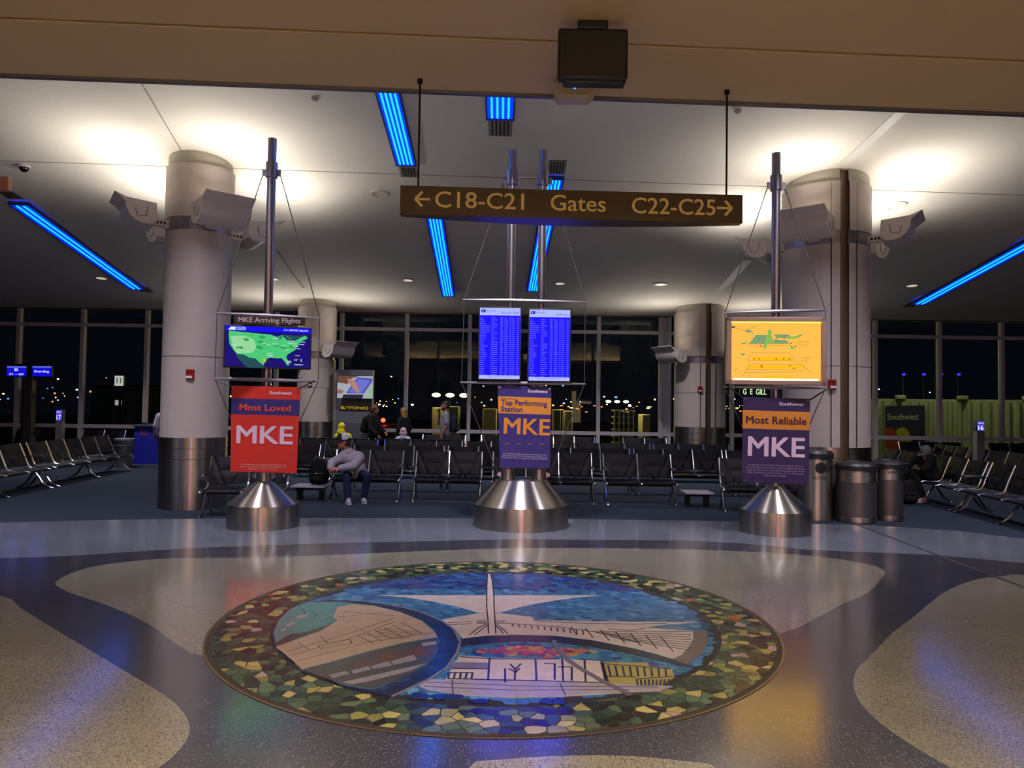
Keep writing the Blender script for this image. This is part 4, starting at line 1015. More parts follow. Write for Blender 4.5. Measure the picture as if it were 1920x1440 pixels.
g2 = MB(); flat(g2, Q_((1442, 616), (1448, 616), (1449, 630), (1453, 640), (1440, 645), (1438, 653), (1431, 651), (1436, 640), (1440, 628)), gy - .003); flat(g2, Q_((1390, 642), (1401, 640), (1401, 644), (1390, 645)), gy - .003); flat(g2, Q_((1474, 630), (1494, 628), (1505, 623), (1507, 626), (1497, 632), (1478, 634)), gy - .003); flat(g2, Q_((1482, 644), (1488, 648), (1492, 653), (1485, 653)), gy - .003); flat(g2, Q_((1407, 622), (1415, 622), (1413, 625)), gy - .003)
g3 = MB(); flat(g3, Q_((1414, 669), (1484, 668), (1488, 675), (1412, 675)), gy); flat(g3, Q_((1407, 686), (1510, 686), (1513, 691), (1402, 692)), gy); flat(g3, Q_((1432, 706), (1488, 706), (1487, 709), (1432, 709)), gy)
g4 = MB()
for x, z in ((1425, 634), (1457, 634), (1472, 632), (1431, 642), (1428, 648), (1485, 642), (1493, 648), (1415, 673), (1425, 673), (1457, 673), (1471, 673), (1482, 673), (1429, 686), (1483, 686), (1490, 691), (1430, 689)): rect(g4, mp(x - 1.6, z)[0], mp(x, z + 1.2)[1], mp(x + 1.6, z)[0], mp(x, z - 1.2)[1], gy - .005)
g5 = MB()
def ln(p, q, k=.5):
    a, b_ = Vector(mp(*p)), Vector(mp(*q)); d = (b_ - a).normalized(); n = Vector((-d.y, d.x)) * .0035 * k * 2
    flat(g5, [tuple(a + n), tuple(a - n), tuple(b_ - n), tuple(b_ + n)], gy - .002)
for p, q in (((1382, 612), (1397, 618)), ((1397, 618), (1420, 608)), ((1402, 646), (1482, 646)), ((1412, 661), (1482, 661)), ((1404, 676), (1490, 676)), ((1412, 661), (1402, 676)), ((1482, 661), (1494, 676)), ((1400, 694), (1512, 694)), ((1408, 683), (1506, 683)), ((1395, 706), (1408, 683)), ((1506, 683), (1522, 700)), ((1379, 699), (1384, 690)), ((1400, 700), (1500, 698))): ln(p, q)
g5.text('UPPER', (mp(1499, 641)[0], gy - .001, mp(1499, 641)[1]), .024, w=.15); g5.text('LEVEL', (mp(1499, 647)[0], gy - .001, mp(1499, 647)[1]), .024, w=.13)
g5.text('LOWER', (mp(1501, 672)[0], gy - .001, mp(1501, 672)[1]), .024, w=.16); g5.text('LEVEL', (mp(1501, 678)[0], gy - .001, mp(1501, 678)[1]), .024, w=.13)
for nm, g, hx in (('upper_level', g1, '7aa070'), ('concourse_shape', g2, '8cb858'), ('lower_level', g3, 'fcc010'), ('map_markers', g4, 'c85a18'), ('map_lines', g5, 'c09440')): g.build(nm, E_(hx, 1.0), t, smooth=False)
e_ = MB().lathe([(.0001, 0), (.032, 0), (.032, .004), (.0001, .004)], seg=20, M=Matrix.Translation((mp(1375, 611)[0], gy, mp(1375, 611)[1])) @ Matrix.Diagonal((1, 1, .5, 1)) @ Matrix.Rotation(PI / 2, 4, 'X')); e_.build('map_emblem', E_('7a6a30', .8), t, smooth=False)
# ================================================================== SEATING
M_VINYL = mat('black_vinyl', '0a0a14', .55, noise=.1, nscale=8, spec=.2)
PITCH_M = .62
_bm = {}
def pad(path, name, w=.575, th=.035, groove=0):
    """upholstered pad swept along a (y,z) path, with stitched hour-glass seams"""
    fine = []
    for (a, b) in zip(path, path[1:]):
        for q in range(3): fine.append((a[0] + (b[0] - a[0]) * q / 3, a[1] + (b[1] - a[1]) * q / 3))
    path = fine + [path[-1]]
    NXp, n = 28, len(path)
    vs = []
    for s in (0, 1):
        for j, (y, z) in enumerate(path):
            a = path[max(j - 1, 0)]; b = path[min(j + 1, n - 1)]
            ty, tz = b[0] - a[0], b[1] - a[1]; L = math.hypot(ty, tz); ny, nz = (tz / L, -ty / L)
            if nz < 0 and abs(nz) > abs(ny): ny, nz = -ny, -nz
            if abs(ny) >= abs(nz) and ny > 0: ny, nz = -ny, -nz
            v = j / (n - 1)
            for i in range(NXp + 1):
                u = i / NXp * 2 - 1
                e = 1 - max(abs(u) ** 6, 0) * .8
                off = th / 2 * e if s == 0 else -th / 2 * e
                if s == 0 and groove:
                    d = min(abs(abs(u) - (1 - .75 * v if groove > 0 else .25 + .75 * v)), abs(v - .5) if abs(u) < .45 else 1)
                    if d < .06: off -= .014
                    elif d < .12: off -= .005
                vs.append((u * w / 2, y + ny * off, z + nz * off))
    K = n * (NXp + 1); fs = []
    for j in range(n - 1):
        for i in range(NXp):
            q = j * (NXp + 1) + i
            fs.append((q, q + 1, q + NXp + 2, q + NXp + 1)); fs.append((K + q, K + q + NXp + 1, K + q + NXp + 2, K + q + 1))
    for j in range(n - 1):
        for i in (0, NXp):
            q = j * (NXp + 1) + i; fs.append((q, q + NXp + 1, K + q + NXp + 1, K + q))
    for i in range(NXp):
        for j in (0, n - 1):
            q = j * (NXp + 1) + i; fs.append((q, K + q, K + q + 1, q + 1))
    mb = MB(); mb.add(vs, fs)
    return mb
BACKP = [(.31, .88), (.285, .82), (.26, .76), (.235, .70), (.21, .64), (.185, .58), (.165, .52), (.15, .475)]
SEATP = [(.13, .435), (.08, .405), (.02, .395), (-.05, .395), (-.12, .40), (-.18, .405), (-.225, .40), (-.25, .375)]
def bench_meshes():
    fp = [(0, .312, .888), (0, .262, .765), (0, .205, .63), (0, .16, .50), (0, .125, .435), (0, .07, .405), (0, -.06, .395), (0, -.20, .405), (0, -.265, .385)]
    fr = MB().tube(fp, [.017] * 8 + [.014], 8)
    fr.ell((0, -.27, .378), (.024, .024, .024), seg=10, rings=6)
    _bm['side_frame'] = fr.mesh('side_frame', M_CHROME)
    _bm['backrest'] = pad(BACKP, 'backrest', groove=1).mesh('backrest', M_VINYL)
    _bm['seat'] = pad(SEATP, 'seat', groove=-1).mesh('seat', M_VINYL)
    lg = MB().tube([(0, .02, .33), (0, -.06, .24), (0, -.14, .12), (0, -.24, .04), (0, -.33, .018)], [.026, .024, .021, .019, .016], 8)
    lg.tube([(0, .02, .33), (0, .09, .22), (0, .17, .10), (0, .25, .04), (0, .32, .018)], [.026, .024, .021, .019, .016], 8)
    lg.ell((0, -.33, .015), (.022, .03, .015), seg=8, rings=6); lg.ell((0, .32, .015), (.022, .03, .015), seg=8, rings=6)
    _bm['leg'] = lg.mesh('leg', M_CHROME)
    ar = MB().tube([(0, .21, .62), (0, .12, .635), (0, -.02, .635), (0, -.14, .63), (0, -.17, .60)], [.02, .026, .026, .024, .016], 8, sq=.6)
    _bm['armrest'] = ar.mesh('armrest', M_BLACK)
bench_meshes()
_proto = {}
def bench(n, x, y, rz, label, group, sx=1.0, z=.004):
    key = n
    if key not in _proto:
        t = thing('bench', '-', 'bench')
        def part(nm, xx):
            o = bpy.data.objects.new(nm, _bm[nm]); COL.objects.link(o); o.parent = t; o.location.x = xx
        x0 = -n * PITCH_M / 2
        for i in range(n): part('seat', x0 + (i + .5) * PITCH_M); part('backrest', x0 + (i + .5) * PITCH_M)
        for i in range(n + 1): part('side_frame', x0 + i * PITCH_M)
        for xx in (x0 + .02, -x0 - .02): part('leg', xx)
        if n > 3: part('leg', 0)
        for xx in (x0, -x0): part('armrest', xx)
        MB().box((0, .03, .335), (n * PITCH_M - .02, .07, .045)).build('beam', M_BLACK, t, bevel=.006)
        _proto[key] = t
    else: t = copy_tree(_proto[key])
    t.location = (x, y, z); t.rotation_euler = (0, 0, rz); t.scale = (sx, 1, 1)
    t['label'] = label; t['category'] = 'bench'
    if 'group' in t: del t['group']
    if group: t['group'] = group
    return t
def row_bench(pxl, pxr, py, D, n, label, group, rz=0.0):
    xl, xr = P(pxl, py, D).x, P(pxr, py, D).x
    return bench(n, (xl + xr) / 2, D - .31, rz, label, group, (xr - xl) / n / PITCH_M)
G1, G2, G3, G4 = 'front row of black benches', 'second row of black benches', 'third row of black benches', 'black benches along the windows'
row_bench(632, 757, 848, 14.05, 2, 'front row black bench with the man in the grey hoodie on its left seat', G1)
row_bench(782, 904, 848, 14.05, 2, 'front row empty black bench just left of the twin flight board stand', G1)
row_bench(925, 1109, 848, 14.05, 3, 'front row empty black bench right behind the twin flight board stand', G1)
row_bench(1131, 1257, 852, 14.05, 2, 'front row empty black bench between the flight boards and the low table on the right', G1)
row_bench(1346, 1478, 862, 13.2, 2, 'front row empty black bench behind the purple banner', G1, math.radians(-7))
row_bench(404, 546, 858, 11.95, 2, 'front row empty black bench behind the red banner', G1, math.radians(6))
for (a, b, n, lb) in ((491, 601, 2, 'second row black bench half behind the red banner'), (665, 833, 3, 'second row black bench behind the man in the grey hoodie'), (841, 1009, 3, 'second row black bench partly hidden by the navy and orange banner'),
                      (1015, 1180, 3, 'second row black bench just right of the navy and orange banner'), (1188, 1353, 3, 'second row black bench left of the purple banner'), (1361, 1526, 3, 'second row black bench hidden behind the purple banner')):
    row_bench(a, b, 843, 15.8, n, lb, G2)
for (a, b, n, lb) in ((563, 709, 3, 'third row black bench in front of the child in the yellow hood'), (722, 867, 3, 'third row black bench in front of the pale pink beanie'), (874, 1016, 3, 'third row black bench behind the navy and orange banner'),
                      (1077, 1218, 3, 'third row black bench under the lit ground vehicles outside'), (1225, 1366, 3, 'third row black bench in front of the far column with the joint')):
    row_bench(a, b, 826, 18.3, n, lb, G3)
row_bench(560, 700, 822, 19.6, 3, 'black bench turned to the windows, the yellow hooded child sits on it', 'benches turned to the windows', PI)
row_bench(712, 852, 822, 19.6, 3, 'black bench turned to the windows, the pale pink beanie sits on it', 'benches turned to the windows', PI)
for (a, b, n, lb) in ((32, 112, 2, 'window row black bench under the boarding screens'), (157, 236, 2, 'window row black bench beside the grey waste bin on the left'), (793, 873, 2, 'window row black bench behind the man with the backpack'),
                      (903, 981, 2, 'window row black bench behind the navy and orange banner'), (1038, 1115, 2, 'window row black bench right of the navy and orange banner'), (1168, 1249, 2, 'window row black bench left of the far jointed column'),
                      (1684, 1801, 3, 'window row black bench in front of the dark jet bridge sign'), (1852, 1930, 2, 'window row black bench at the far right edge')):
    row_bench(a, b, 816, 21.9, n, lb, G4)
# rows that run away from the camera at the sides
def side_bench(p0, p1, n, face, label, group):
    a, b = Vector(p0), Vector(p1); d = (b - a); L = d.length; ang = math.atan2(d.y, d.x)
    rz = ang if face > 0 else ang + PI      # face>0 looks to +x when the line runs +y
    m = (a + b) / 2; fx = Vector((math.sin(rz), -math.cos(rz)))
    return bench(n, m.x + fx.x * .31, m.y + fx.y * .31, rz, label, group, L / n / PITCH_M)
def at_z(px, py, z=.888): q = Z(px, py, z); return (q.x, q.y)
GL, GR, GB = 'benches receding at the left', 'benches receding at the right', 'back benches receding at the right'
side_bench((-9.72, 14.95), (-10.12, 18.7), 5, 1, 'long black bench on the left carpet, its far end near the blue counter', GL)
side_bench((-9.38, 11.7), (-9.68, 14.7), 4, 1, 'black bench cut by the left edge of the picture', GL)
side_bench((8.78, 16.05), (8.92, 17.75), 2, -1, 'black bench on the right behind the newspaper bin', GR)
side_bench((8.48, 13.25), (8.74, 15.95), 4, -1, 'black bench on the right with the man in the grey cap on it', GR)
side_bench((8.22, 10.4), (8.46, 13.1), 4, -1, 'black bench running out of the right edge of the picture', GR)
side_bench((11.5, 18.7), (11.8, 20.7), 3, -1, 'back black bench at the right, behind the head of the man in the grey cap', GB)
side_bench((11.15, 16.0), (11.47, 18.55), 3, -1, 'back black bench at the right beside the lit gate pillar', GB)

# ---- low tables between the front benches
M_TABLE = mat('table_laminate', '8f8e98', .35)
def low_table(x, y, w, label):
    t = thing('low_table', label, 'table', (x, y, .004), 0, 'low tables between the front benches')
    MB().box((0, 0, .255), (w, .5, .035)).build('table_top', M_TABLE, t, bevel=.008)
    MB().box((0, 0, .215), (w * .8, .3, .045)).build('apron', M_BLACK, t, smooth=False)
    for sx_ in (-1, 1): MB().box((sx_ * w * .32, 0, .1), (.04, .3, .2)).build('leg', M_BLACK, t, bevel=.006)
x0, x1 = P(548, 915, 13.5).x, P(612, 915, 13.5).x
low_table((x0 + x1) / 2, 13.62, x1 - x0, 'low grey table beside the man in the grey hoodie, a backpack on it')
x0, x1 = P(1278, 925, 13.5).x, P(1332, 925, 13.5).x
low_table((x0 + x1) / 2, 13.45, x1 - x0, 'low grey empty table right of the front row, left of the purple banner')

# ================================================================== BINS, COUNTERS, SCREENS OF THE GATES
M_LID = mat('bin_lid_plastic', '1d1c22', .4)
M_BINS = mat('bin_steel', 'a8a29a', .34, 1.0, noise=.05, nscale=40, aniso=.8)
M_BINM = mat('bin_mesh_steel', '6e6a6c', .45, .9, noise=.15, nscale=160)
def bin_(cx, cy, R, h, lidh, label, kind):
    t = thing('waste_bin', label, 'bin', (cx, cy, .004), 0)
    MB().lathe([(R - .01, 0), (R - .01, .02), (R, .022), (R, .10)], seg=40).build('base_band', M_BINS, t)
    MB().lathe([(R - .004, .10), (R - .004, h - .20)], seg=40).build('body', M_BINM if kind != 'bottle' else M_BINS, t)
    top = MB().lathe([(R, h - .20), (R, h)], seg=40); top.build('top_band', M_BINS, t)
    if kind == 'bottle':
        MB().lathe([(R + .012, h - .01), (R + .014, h + .07), (R - .02, h + .115), (.001, h + .12)], seg=40).build('lid', M_LID, t)
        a = -PI / 2 + -.06
        M = Matrix.Rotation(a, 4, 'Z') @ Matrix.Translation((R + .0, 0, h - .15)) @ Matrix.Rotation(PI / 2, 4, 'Y')
        MB().lathe([(.001, .006), (.075, .006), (.085, .004), (.09, -.01)], seg=28, M=M).build('bottle_opening', M_BLACK, t)
        tx = MB(); tx.text('BOTTLES', (-.13, -R - .006, h - .33), .045, w=.21); tx.v = [(v[0], v[1] + R - math.sqrt(max(R * R - v[0] ** 2, 0)), v[2]) for v in tx.v]; tx.build('lettering', mat('bin_print', '2a2420', .6), t, smooth=False)
        rc = MB()
        for k in range(3):      # three chasing arrows on the steel
            b = k * 2 * PI / 3 + PI / 2; cx_, cz_ = .155, h - .15
            for (a0, a1, w0) in ((b - .75, b + .35, .02),):
                pts = [(cx_ + .06 * math.cos(a0 + (a1 - a0) * i / 4), cz_ + .06 * math.sin(a0 + (a1 - a0) * i / 4)) for i in range(5)]
                for p, q in zip(pts, pts[1:]):
                    d = Vector((q[0] - p[0], q[1] - p[1])).normalized(); n = Vector((-d.y, d.x)) * w0
                    y = lambda xx: -math.sqrt(max(R * R - xx * xx, .01)) - .004
                    rc.add([(p[0] + n.x, y(p[0] + n.x), p[1] + n.y), (p[0] - n.x, y(p[0] - n.x), p[1] - n.y), (q[0] - n.x, y(q[0] - n.x), q[1] - n.y), (q[0] + n.x, y(q[0] + n.x), q[1] + n.y)], [(0, 1, 2, 3)])
                p, q = pts[-2], pts[-1]; d = Vector((q[0] - p[0], q[1] - p[1])).normalized(); n = Vector((-d.y, d.x)) * .036; e = (q[0] + d.x * .036, q[1] + d.y * .036)
                rc.add([(q[0] + n.x, y(q[0] + n.x), q[1] + n.y), (q[0] - n.x, y(q[0] - n.x), q[1] - n.y), (e[0], y(e[0]), e[1])], [(0, 1, 2)])
        rc.build('recycling_symbol', mat('bin_print', '2a2420', .6), t, smooth=False)
    else:
        MB().lathe([(R + .012, h - .02), (R + .016, h + .05), (R - .015, h + .09), (R * .62, h + .115), (R * .58, h + .10), (R * .56, h - .1)], seg=40).build('lid', M_LID, t)
        MB().lathe([(.001, h - .1), (R * .56, h - .1)], seg=32).build('inner_bag', M_BLACK, t)
        if kind == 'paper':
            tx = MB(); tx.text('NEWSPAPER', (.0, -R - .006, h - .09), .042, w=.24, align='C'); tx.v = [(v[0], v[1] + R - math.sqrt(max(R * R - v[0] ** 2, 0)), v[2]) for v in tx.v]; tx.build('lettering', mat('bin_print', '2a2420', .6), t, smooth=False)
x = P(1529, 930, 12.02).x; bin_(x, 12.02, .258, 1.0, .1, 'tallest steel bin with round bottle hole, nearest the purple banner', 'bottle')
x = P(1605, 930, 11.9).x; bin_(x, 11.9, .302, .84, .1, 'widest steel bin with open black lid, middle of the three', 'waste')
x = P(1665, 930, 12.12).x; bin_(x, 12.12, .225, .86, .1, 'narrow steel newspaper bin, rightmost of the three', 'paper')
q = Z(236, 868, 0); t = thing('waste_bin', 'grey plastic waste bin on the left carpet beside the blue counter', 'bin', (P(233, 850, 19.6).x, 19.6, .004))
MB().lathe([(.19, 0), (.235, .70), (.25, .72), (.25, .76), (.23, .77), (.21, .72), (.001, .70)], seg=28).build('body', mat('bin_grey', '6a6f7c', .6), t)
# blue gate counter
x0, x1 = P(251, 830, 20.2).x, P(299, 830, 20.2).x
t = thing('gate_counter', 'blue gate counter with grey top on the left, behind the benches', 'counter', ((x0 + x1) / 2, 20.45, .004))
w = x1 - x0
MB().box((0, 0, .54), (w, .5, 1.04)).build('body', mat('counter_blue', '1a24a0', .45), t, bevel=.01)
MB().box((0, -.02, 1.09), (w + .06, .6, .05)).build('counter_top', mat('counter_grey', '4a4c66', .4), t, bevel=.01)
MB().box((0, 0, .02), (w + .1, .56, .04)).build('plinth', M_GREY, t, bevel=.005)
tx = MB()
for k, (wd, hx) in enumerate(((.13, 0), (.22, 0), (.16, 0), (.24, 0))): tx.box((-w / 2 + .15 + wd / 2, -.253, .97 - k * .04), (wd, .004, .018))
tx.build('poster_lines', mat('poster_red', 'a83a2c', .6), t, smooth=False)
tx = MB(); tx.box((w / 2 - .12, -.253, .98), (.14, .004, .02)); tx.box((w / 2 - .1, -.253, .90), (.06, .004, .08)); tx.build('poster_mark', mat('poster_pale', '8890c0', .6), t, smooth=False)
for xx, lb in ((-.18, 'a'), (.05, 'b')): MB().box((xx, 0, 1.14), (.16, .12, .05)).build('desk_item', M_BLACK, t, bevel=.01)
# boarding screens on a dark post
def small_screen(px4, D, label, rows):
    TL, TR, BL, BR = (P(*p, D) for p in px4); c = (TL + TR + BL + BR) / 4; w = TR.x - TL.x; h = TL.z - BL.z
    hd = MB(); rect(hd, -w / 2, h / 2 - .17 * h, w / 2, h / 2, -.005)
    tx = MB()
    for s, z, hh, ww in rows: tx.text(s, (0, -.007, z * h), hh * h, w=ww * w, align='C', bold=.03)
    return screen('gate_screen', label, 'screen', c, 0, w, h, E_('1410e8', .8), [('header_band', hd, E_('6a74ff', .7)), ('lettering', tx, E_('d8dcff', .9))])
small_screen([(13, 686), (49, 687), (13, 705), (49, 706)], 20.8, 'small blue screen showing B 31 - 60 at far left', [('B', .02, .26, .2), ('31 - 60', -.38, .2, .75)])
small_screen([(61, 686), (96, 687), (61, 705), (96, 706)], 20.8, 'small blue screen reading Boarding, right of the B 31 - 60 screen', [('Boarding', -.12, .22, .78)])
x0 = P(53, 760, 20.9).x
t = thing('screen_post', 'tall dark brown post behind the benches at far left, holding the two blue screens', 'post', (x0, 20.95, .004))
MB().box((0, 0, 1.15), (.24, .2, 2.3)).build('post_body', mat('post_bronze', '2c2624', .5), t, bevel=.01)
MB().box((-.16, 0, 1.0), (.06, .12, 2.0)).build('side_channel', mat('post_blue', '1c1a3c', .5), t, bevel=.005)
MB().tube([(-.45, .0, 2.72), (.5, .0, 2.72)], .03, 8).build('screen_arm', M_DARK, t); MB().tube([(0, 0, 2.25), (0, 0, 2.75)], .05, 10).build('neck', M_DARK, t)
def pillar(px, D, w, top_px, lit_px, bot, label, txt):
    c = P(px, 800, D); zt = P(px, top_px, D).z; zl = P(px, lit_px, D).z
    t = thing('gate_pillar', label, 'pillar', (c.x, D, .004))
    MB().box((0, 0, zl / 2), (w, .16, zl)).build('pillar_body', mat('pillar_grey', '77747c', .45, .3), t, bevel=.006)
    MB().box((0, 0, (zl + zt) / 2), (w * .98, .15, zt - zl)).build('sign_box', mat('pillar_sign_side', '3a3a58', .4), t, bevel=.02)
    MB().box((0, -.078, (zl + zt) / 2), (w * .86, .006, (zt - zl) * .9)).build('lit_face', E_('4a40d8', .8), t, smooth=False)
    tx = MB(); tx.text(txt, (0, -.084, zl + (zt - zl) * .14), (zt - zl) * .42, w=w * .66, align='C', bold=.03); tx.text('GATE', (0, -.084, zl + (zt - zl) * .70), (zt - zl) * .16, w=w * .7, align='C')
    tx.build('lettering', E_('e8e8ff', 1.0), t, smooth=False)
pillar(113, 21.2, .19, 768, 790, 830, 'slim grey gate pillar with lit number among the left window benches', '17')
pillar(1835, 17.9, .19, 789, 809, 845, 'slim grey gate pillar with lit number among the right benches', '16')
# television on a grey kiosk with a moving text sign
x0, x1 = P(626, 760, 20.3).x, P(694, 760, 20.3).x
t = thing('television_kiosk', 'grey kiosk wall with a dotted text sign under the television', 'kiosk', ((x0 + x1) / 2, 20.74, .004))
MB().box((0, -.25, 2.1), (.4, .22, .3)).build('bracket', M_DARK, t, smooth=False)
w = x1 - x0; zt = P(660, 740, 20.5).z
MB().box((0, -.03, 1.35), (w, .3, 2.7)).build('panel', mat('kiosk_grey', '5a5c6a', .5), t, bevel=.01)
MB().box((-w / 2 - .03, -.02, 1.35), (.09, .36, 2.7)).build('side_post', mat('kiosk_post', '6a6a76', .5), t, bevel=.01)
MB().box((0, -.185, .75), (w * .86, .02, 1.0)).build('lower_panel', mat('kiosk_dark', '474a58', .5), t, bevel=.004)
zs = P(660, 765, 20.4).z; dm = MB().box((.02, -.195, zs), (w * .86, .04, .11)); dm.build('text_sign', M_BLACK, t, bevel=.004)
dots = MB()
for k in range(30):
    for j in range(5):
        if random.random() < .62: dots.box((-w * .36 + k * w * .026, -.217, zs - .034 + j * .017), (w * .017, .004, .011))
dots.build('text_dots', E_('d8c030', .8), t, smooth=False)
TL, TR, BL, BR = (P(*p, 20.35) for p in ((633, 704), (700, 706), (632, 746), (699, 748))); c = (TL + TR + BL + BR) / 4; w = TR.x - TL.x; h = TL.z - BL.z
S = lambda L: [((x - .5) * w, (.5 - y) * h) for x, y in L]
screen('television', 'wall television showing a hand tapping a tablet, above the grey kiosk', 'television', c, 0, w, h, E_('b8bcc8', .75), [
    ('picture_sleeve', flat(MB(), S([(0, 0), (.62, 0), (.40, .10), (.28, .36), (0, .30)]), -.005), E_('8a5a4a', .6)),
    ('picture_tablet', flat(MB(), S([(.22, .84), (.55, .06), (.98, .10), (.98, .22), (.72, .84)]), -.0056), E_('5a62c8', .75)),
    ('picture_tablet_screen', flat(MB(), S([(.32, .74), (.58, .14), (.92, .20), (.68, .76)]), -.0062), E_('7a7ae0', .8)),
    ('picture_finger', flat(MB(), S([(.26, .10), (.48, .20), (.64, .70), (.58, .78), (.50, .66), (.34, .36)]), -.007), E_('c89080', .75)),
    ('picture_hand', flat(MB(), S([(0, .62), (.10, .60), (.20, .72), (.10, .80), (0, .78)]), -.0066), E_('b07a6a', .7)),
    ('picture_table', flat(MB(), S([(.18, .82), (.74, .82), (.70, 1), (.14, 1)]), -.0068), E_('3a3a4a', .5)),
    ('picture_light', flat(MB(), S([(.80, .86), (1, .3), (1, 1), (.76, 1)]), -.0072), E_('a8c8b0', .75)),
    ('picture_edge', flat(MB(), S([(.18, .79), (.76, .79), (.75, .82), (.17, .82)]), -.0076), E_('e8e8f4', .8))])
# ================================================================== PEOPLE AND THEIR BAGS
def skinm(hx): return mat('skin_' + hx, hx, .55, noise=.05, nscale=30)
def cloth(hx): return mat('cloth_' + hx, hx, .85, noise=.10, nscale=22, bump=.25, bscale=60, spec=.2)
def remesh(mb, name, m, parent, vox, smooth=4):
    o = mb.build(name, m, parent)
    r = o.modifiers.new('fuse', 'REMESH'); r.mode = 'VOXEL'; r.voxel_size = vox; r.use_smooth_shade = True
    s = o.modifiers.new('soften', 'SMOOTH'); s.factor = .5; s.iterations = smooth
    return o
def head_frame(c, yaw, pitch=0.0, roll=0.0, s=1.0):
    return Matrix.Translation(c) @ Matrix.Rotation(yaw, 4, 'Z') @ Matrix.Rotation(pitch, 4, 'X') @ Matrix.Rotation(roll, 4, 'Y') @ Matrix.Scale(s, 4)
def add_head(mb, H):
    h = MB()
    h.ell((0, .012, .025), (.078, .098, .100), seg=20, rings=14)
    h.ell((0, -.022, -.045), (.058, .070, .068), seg=16, rings=10)
    h.caps((0, -.088, .012), (0, -.112, -.022), .010, .015, 8)            # nose
    h.ell((0, -.075, -.088), (.026, .022, .02))                            # chin
    h.ell((0, -.088, -.052), (.026, .012, .012))                           # lips
    h.caps((-.04, -.078, .030), (.04, -.078, .030), .014, .014, 8)         # brow
    for sg in (-1, 1): h.ell((sg * .079, .012, -.008), (.010, .022, .032)) # ears
    mb.add(h.v, h.f, M=H)
def add_hand(mb, w, d, palm, curl=.6, s=1.0, thumb=1):
    """palm and five separate fingers from the wrist w along d, the palm facing 'palm'"""
    d = Vector(d).normalized(); palm = Vector(palm); palm = (palm - d * palm.dot(d)).normalized(); sd = d.cross(palm)
    w = Vector(w)
    for k in (-1, 0, 1): mb.caps(w + d * .012 * s + sd * k * .014 * s, w + d * .085 * s + sd * k * .024 * s, .016 * s, .015 * s, 8)
    for k, L in zip((-1.5, -.5, .5, 1.5), (.070, .080, .075, .058)):
        a = w + d * .092 * s + sd * k * .0205 * s
        d1 = (d * math.cos(curl * .7) + palm * math.sin(curl * .7)); b = a + d1 * L * .5 * s
        d2 = (d * math.cos(curl * 1.7) + palm * math.sin(curl * 1.7)); c = b + d2 * L * .5 * s
        mb.caps(a, b, .0095 * s, .0088 * s, 8); mb.caps(b, c, .0088 * s, .0075 * s, 8)
    a = w + d * .03 * s + sd * thumb * .028 * s; b = a + (d * .6 + sd * thumb * .75 + palm * .35).normalized() * .04 * s
    c = b + (d * .9 + palm * .5).normalized() * .032 * s
    mb.caps(a, b, .013 * s, .011 * s, 8); mb.caps(b, c, .011 * s, .009 * s, 8)
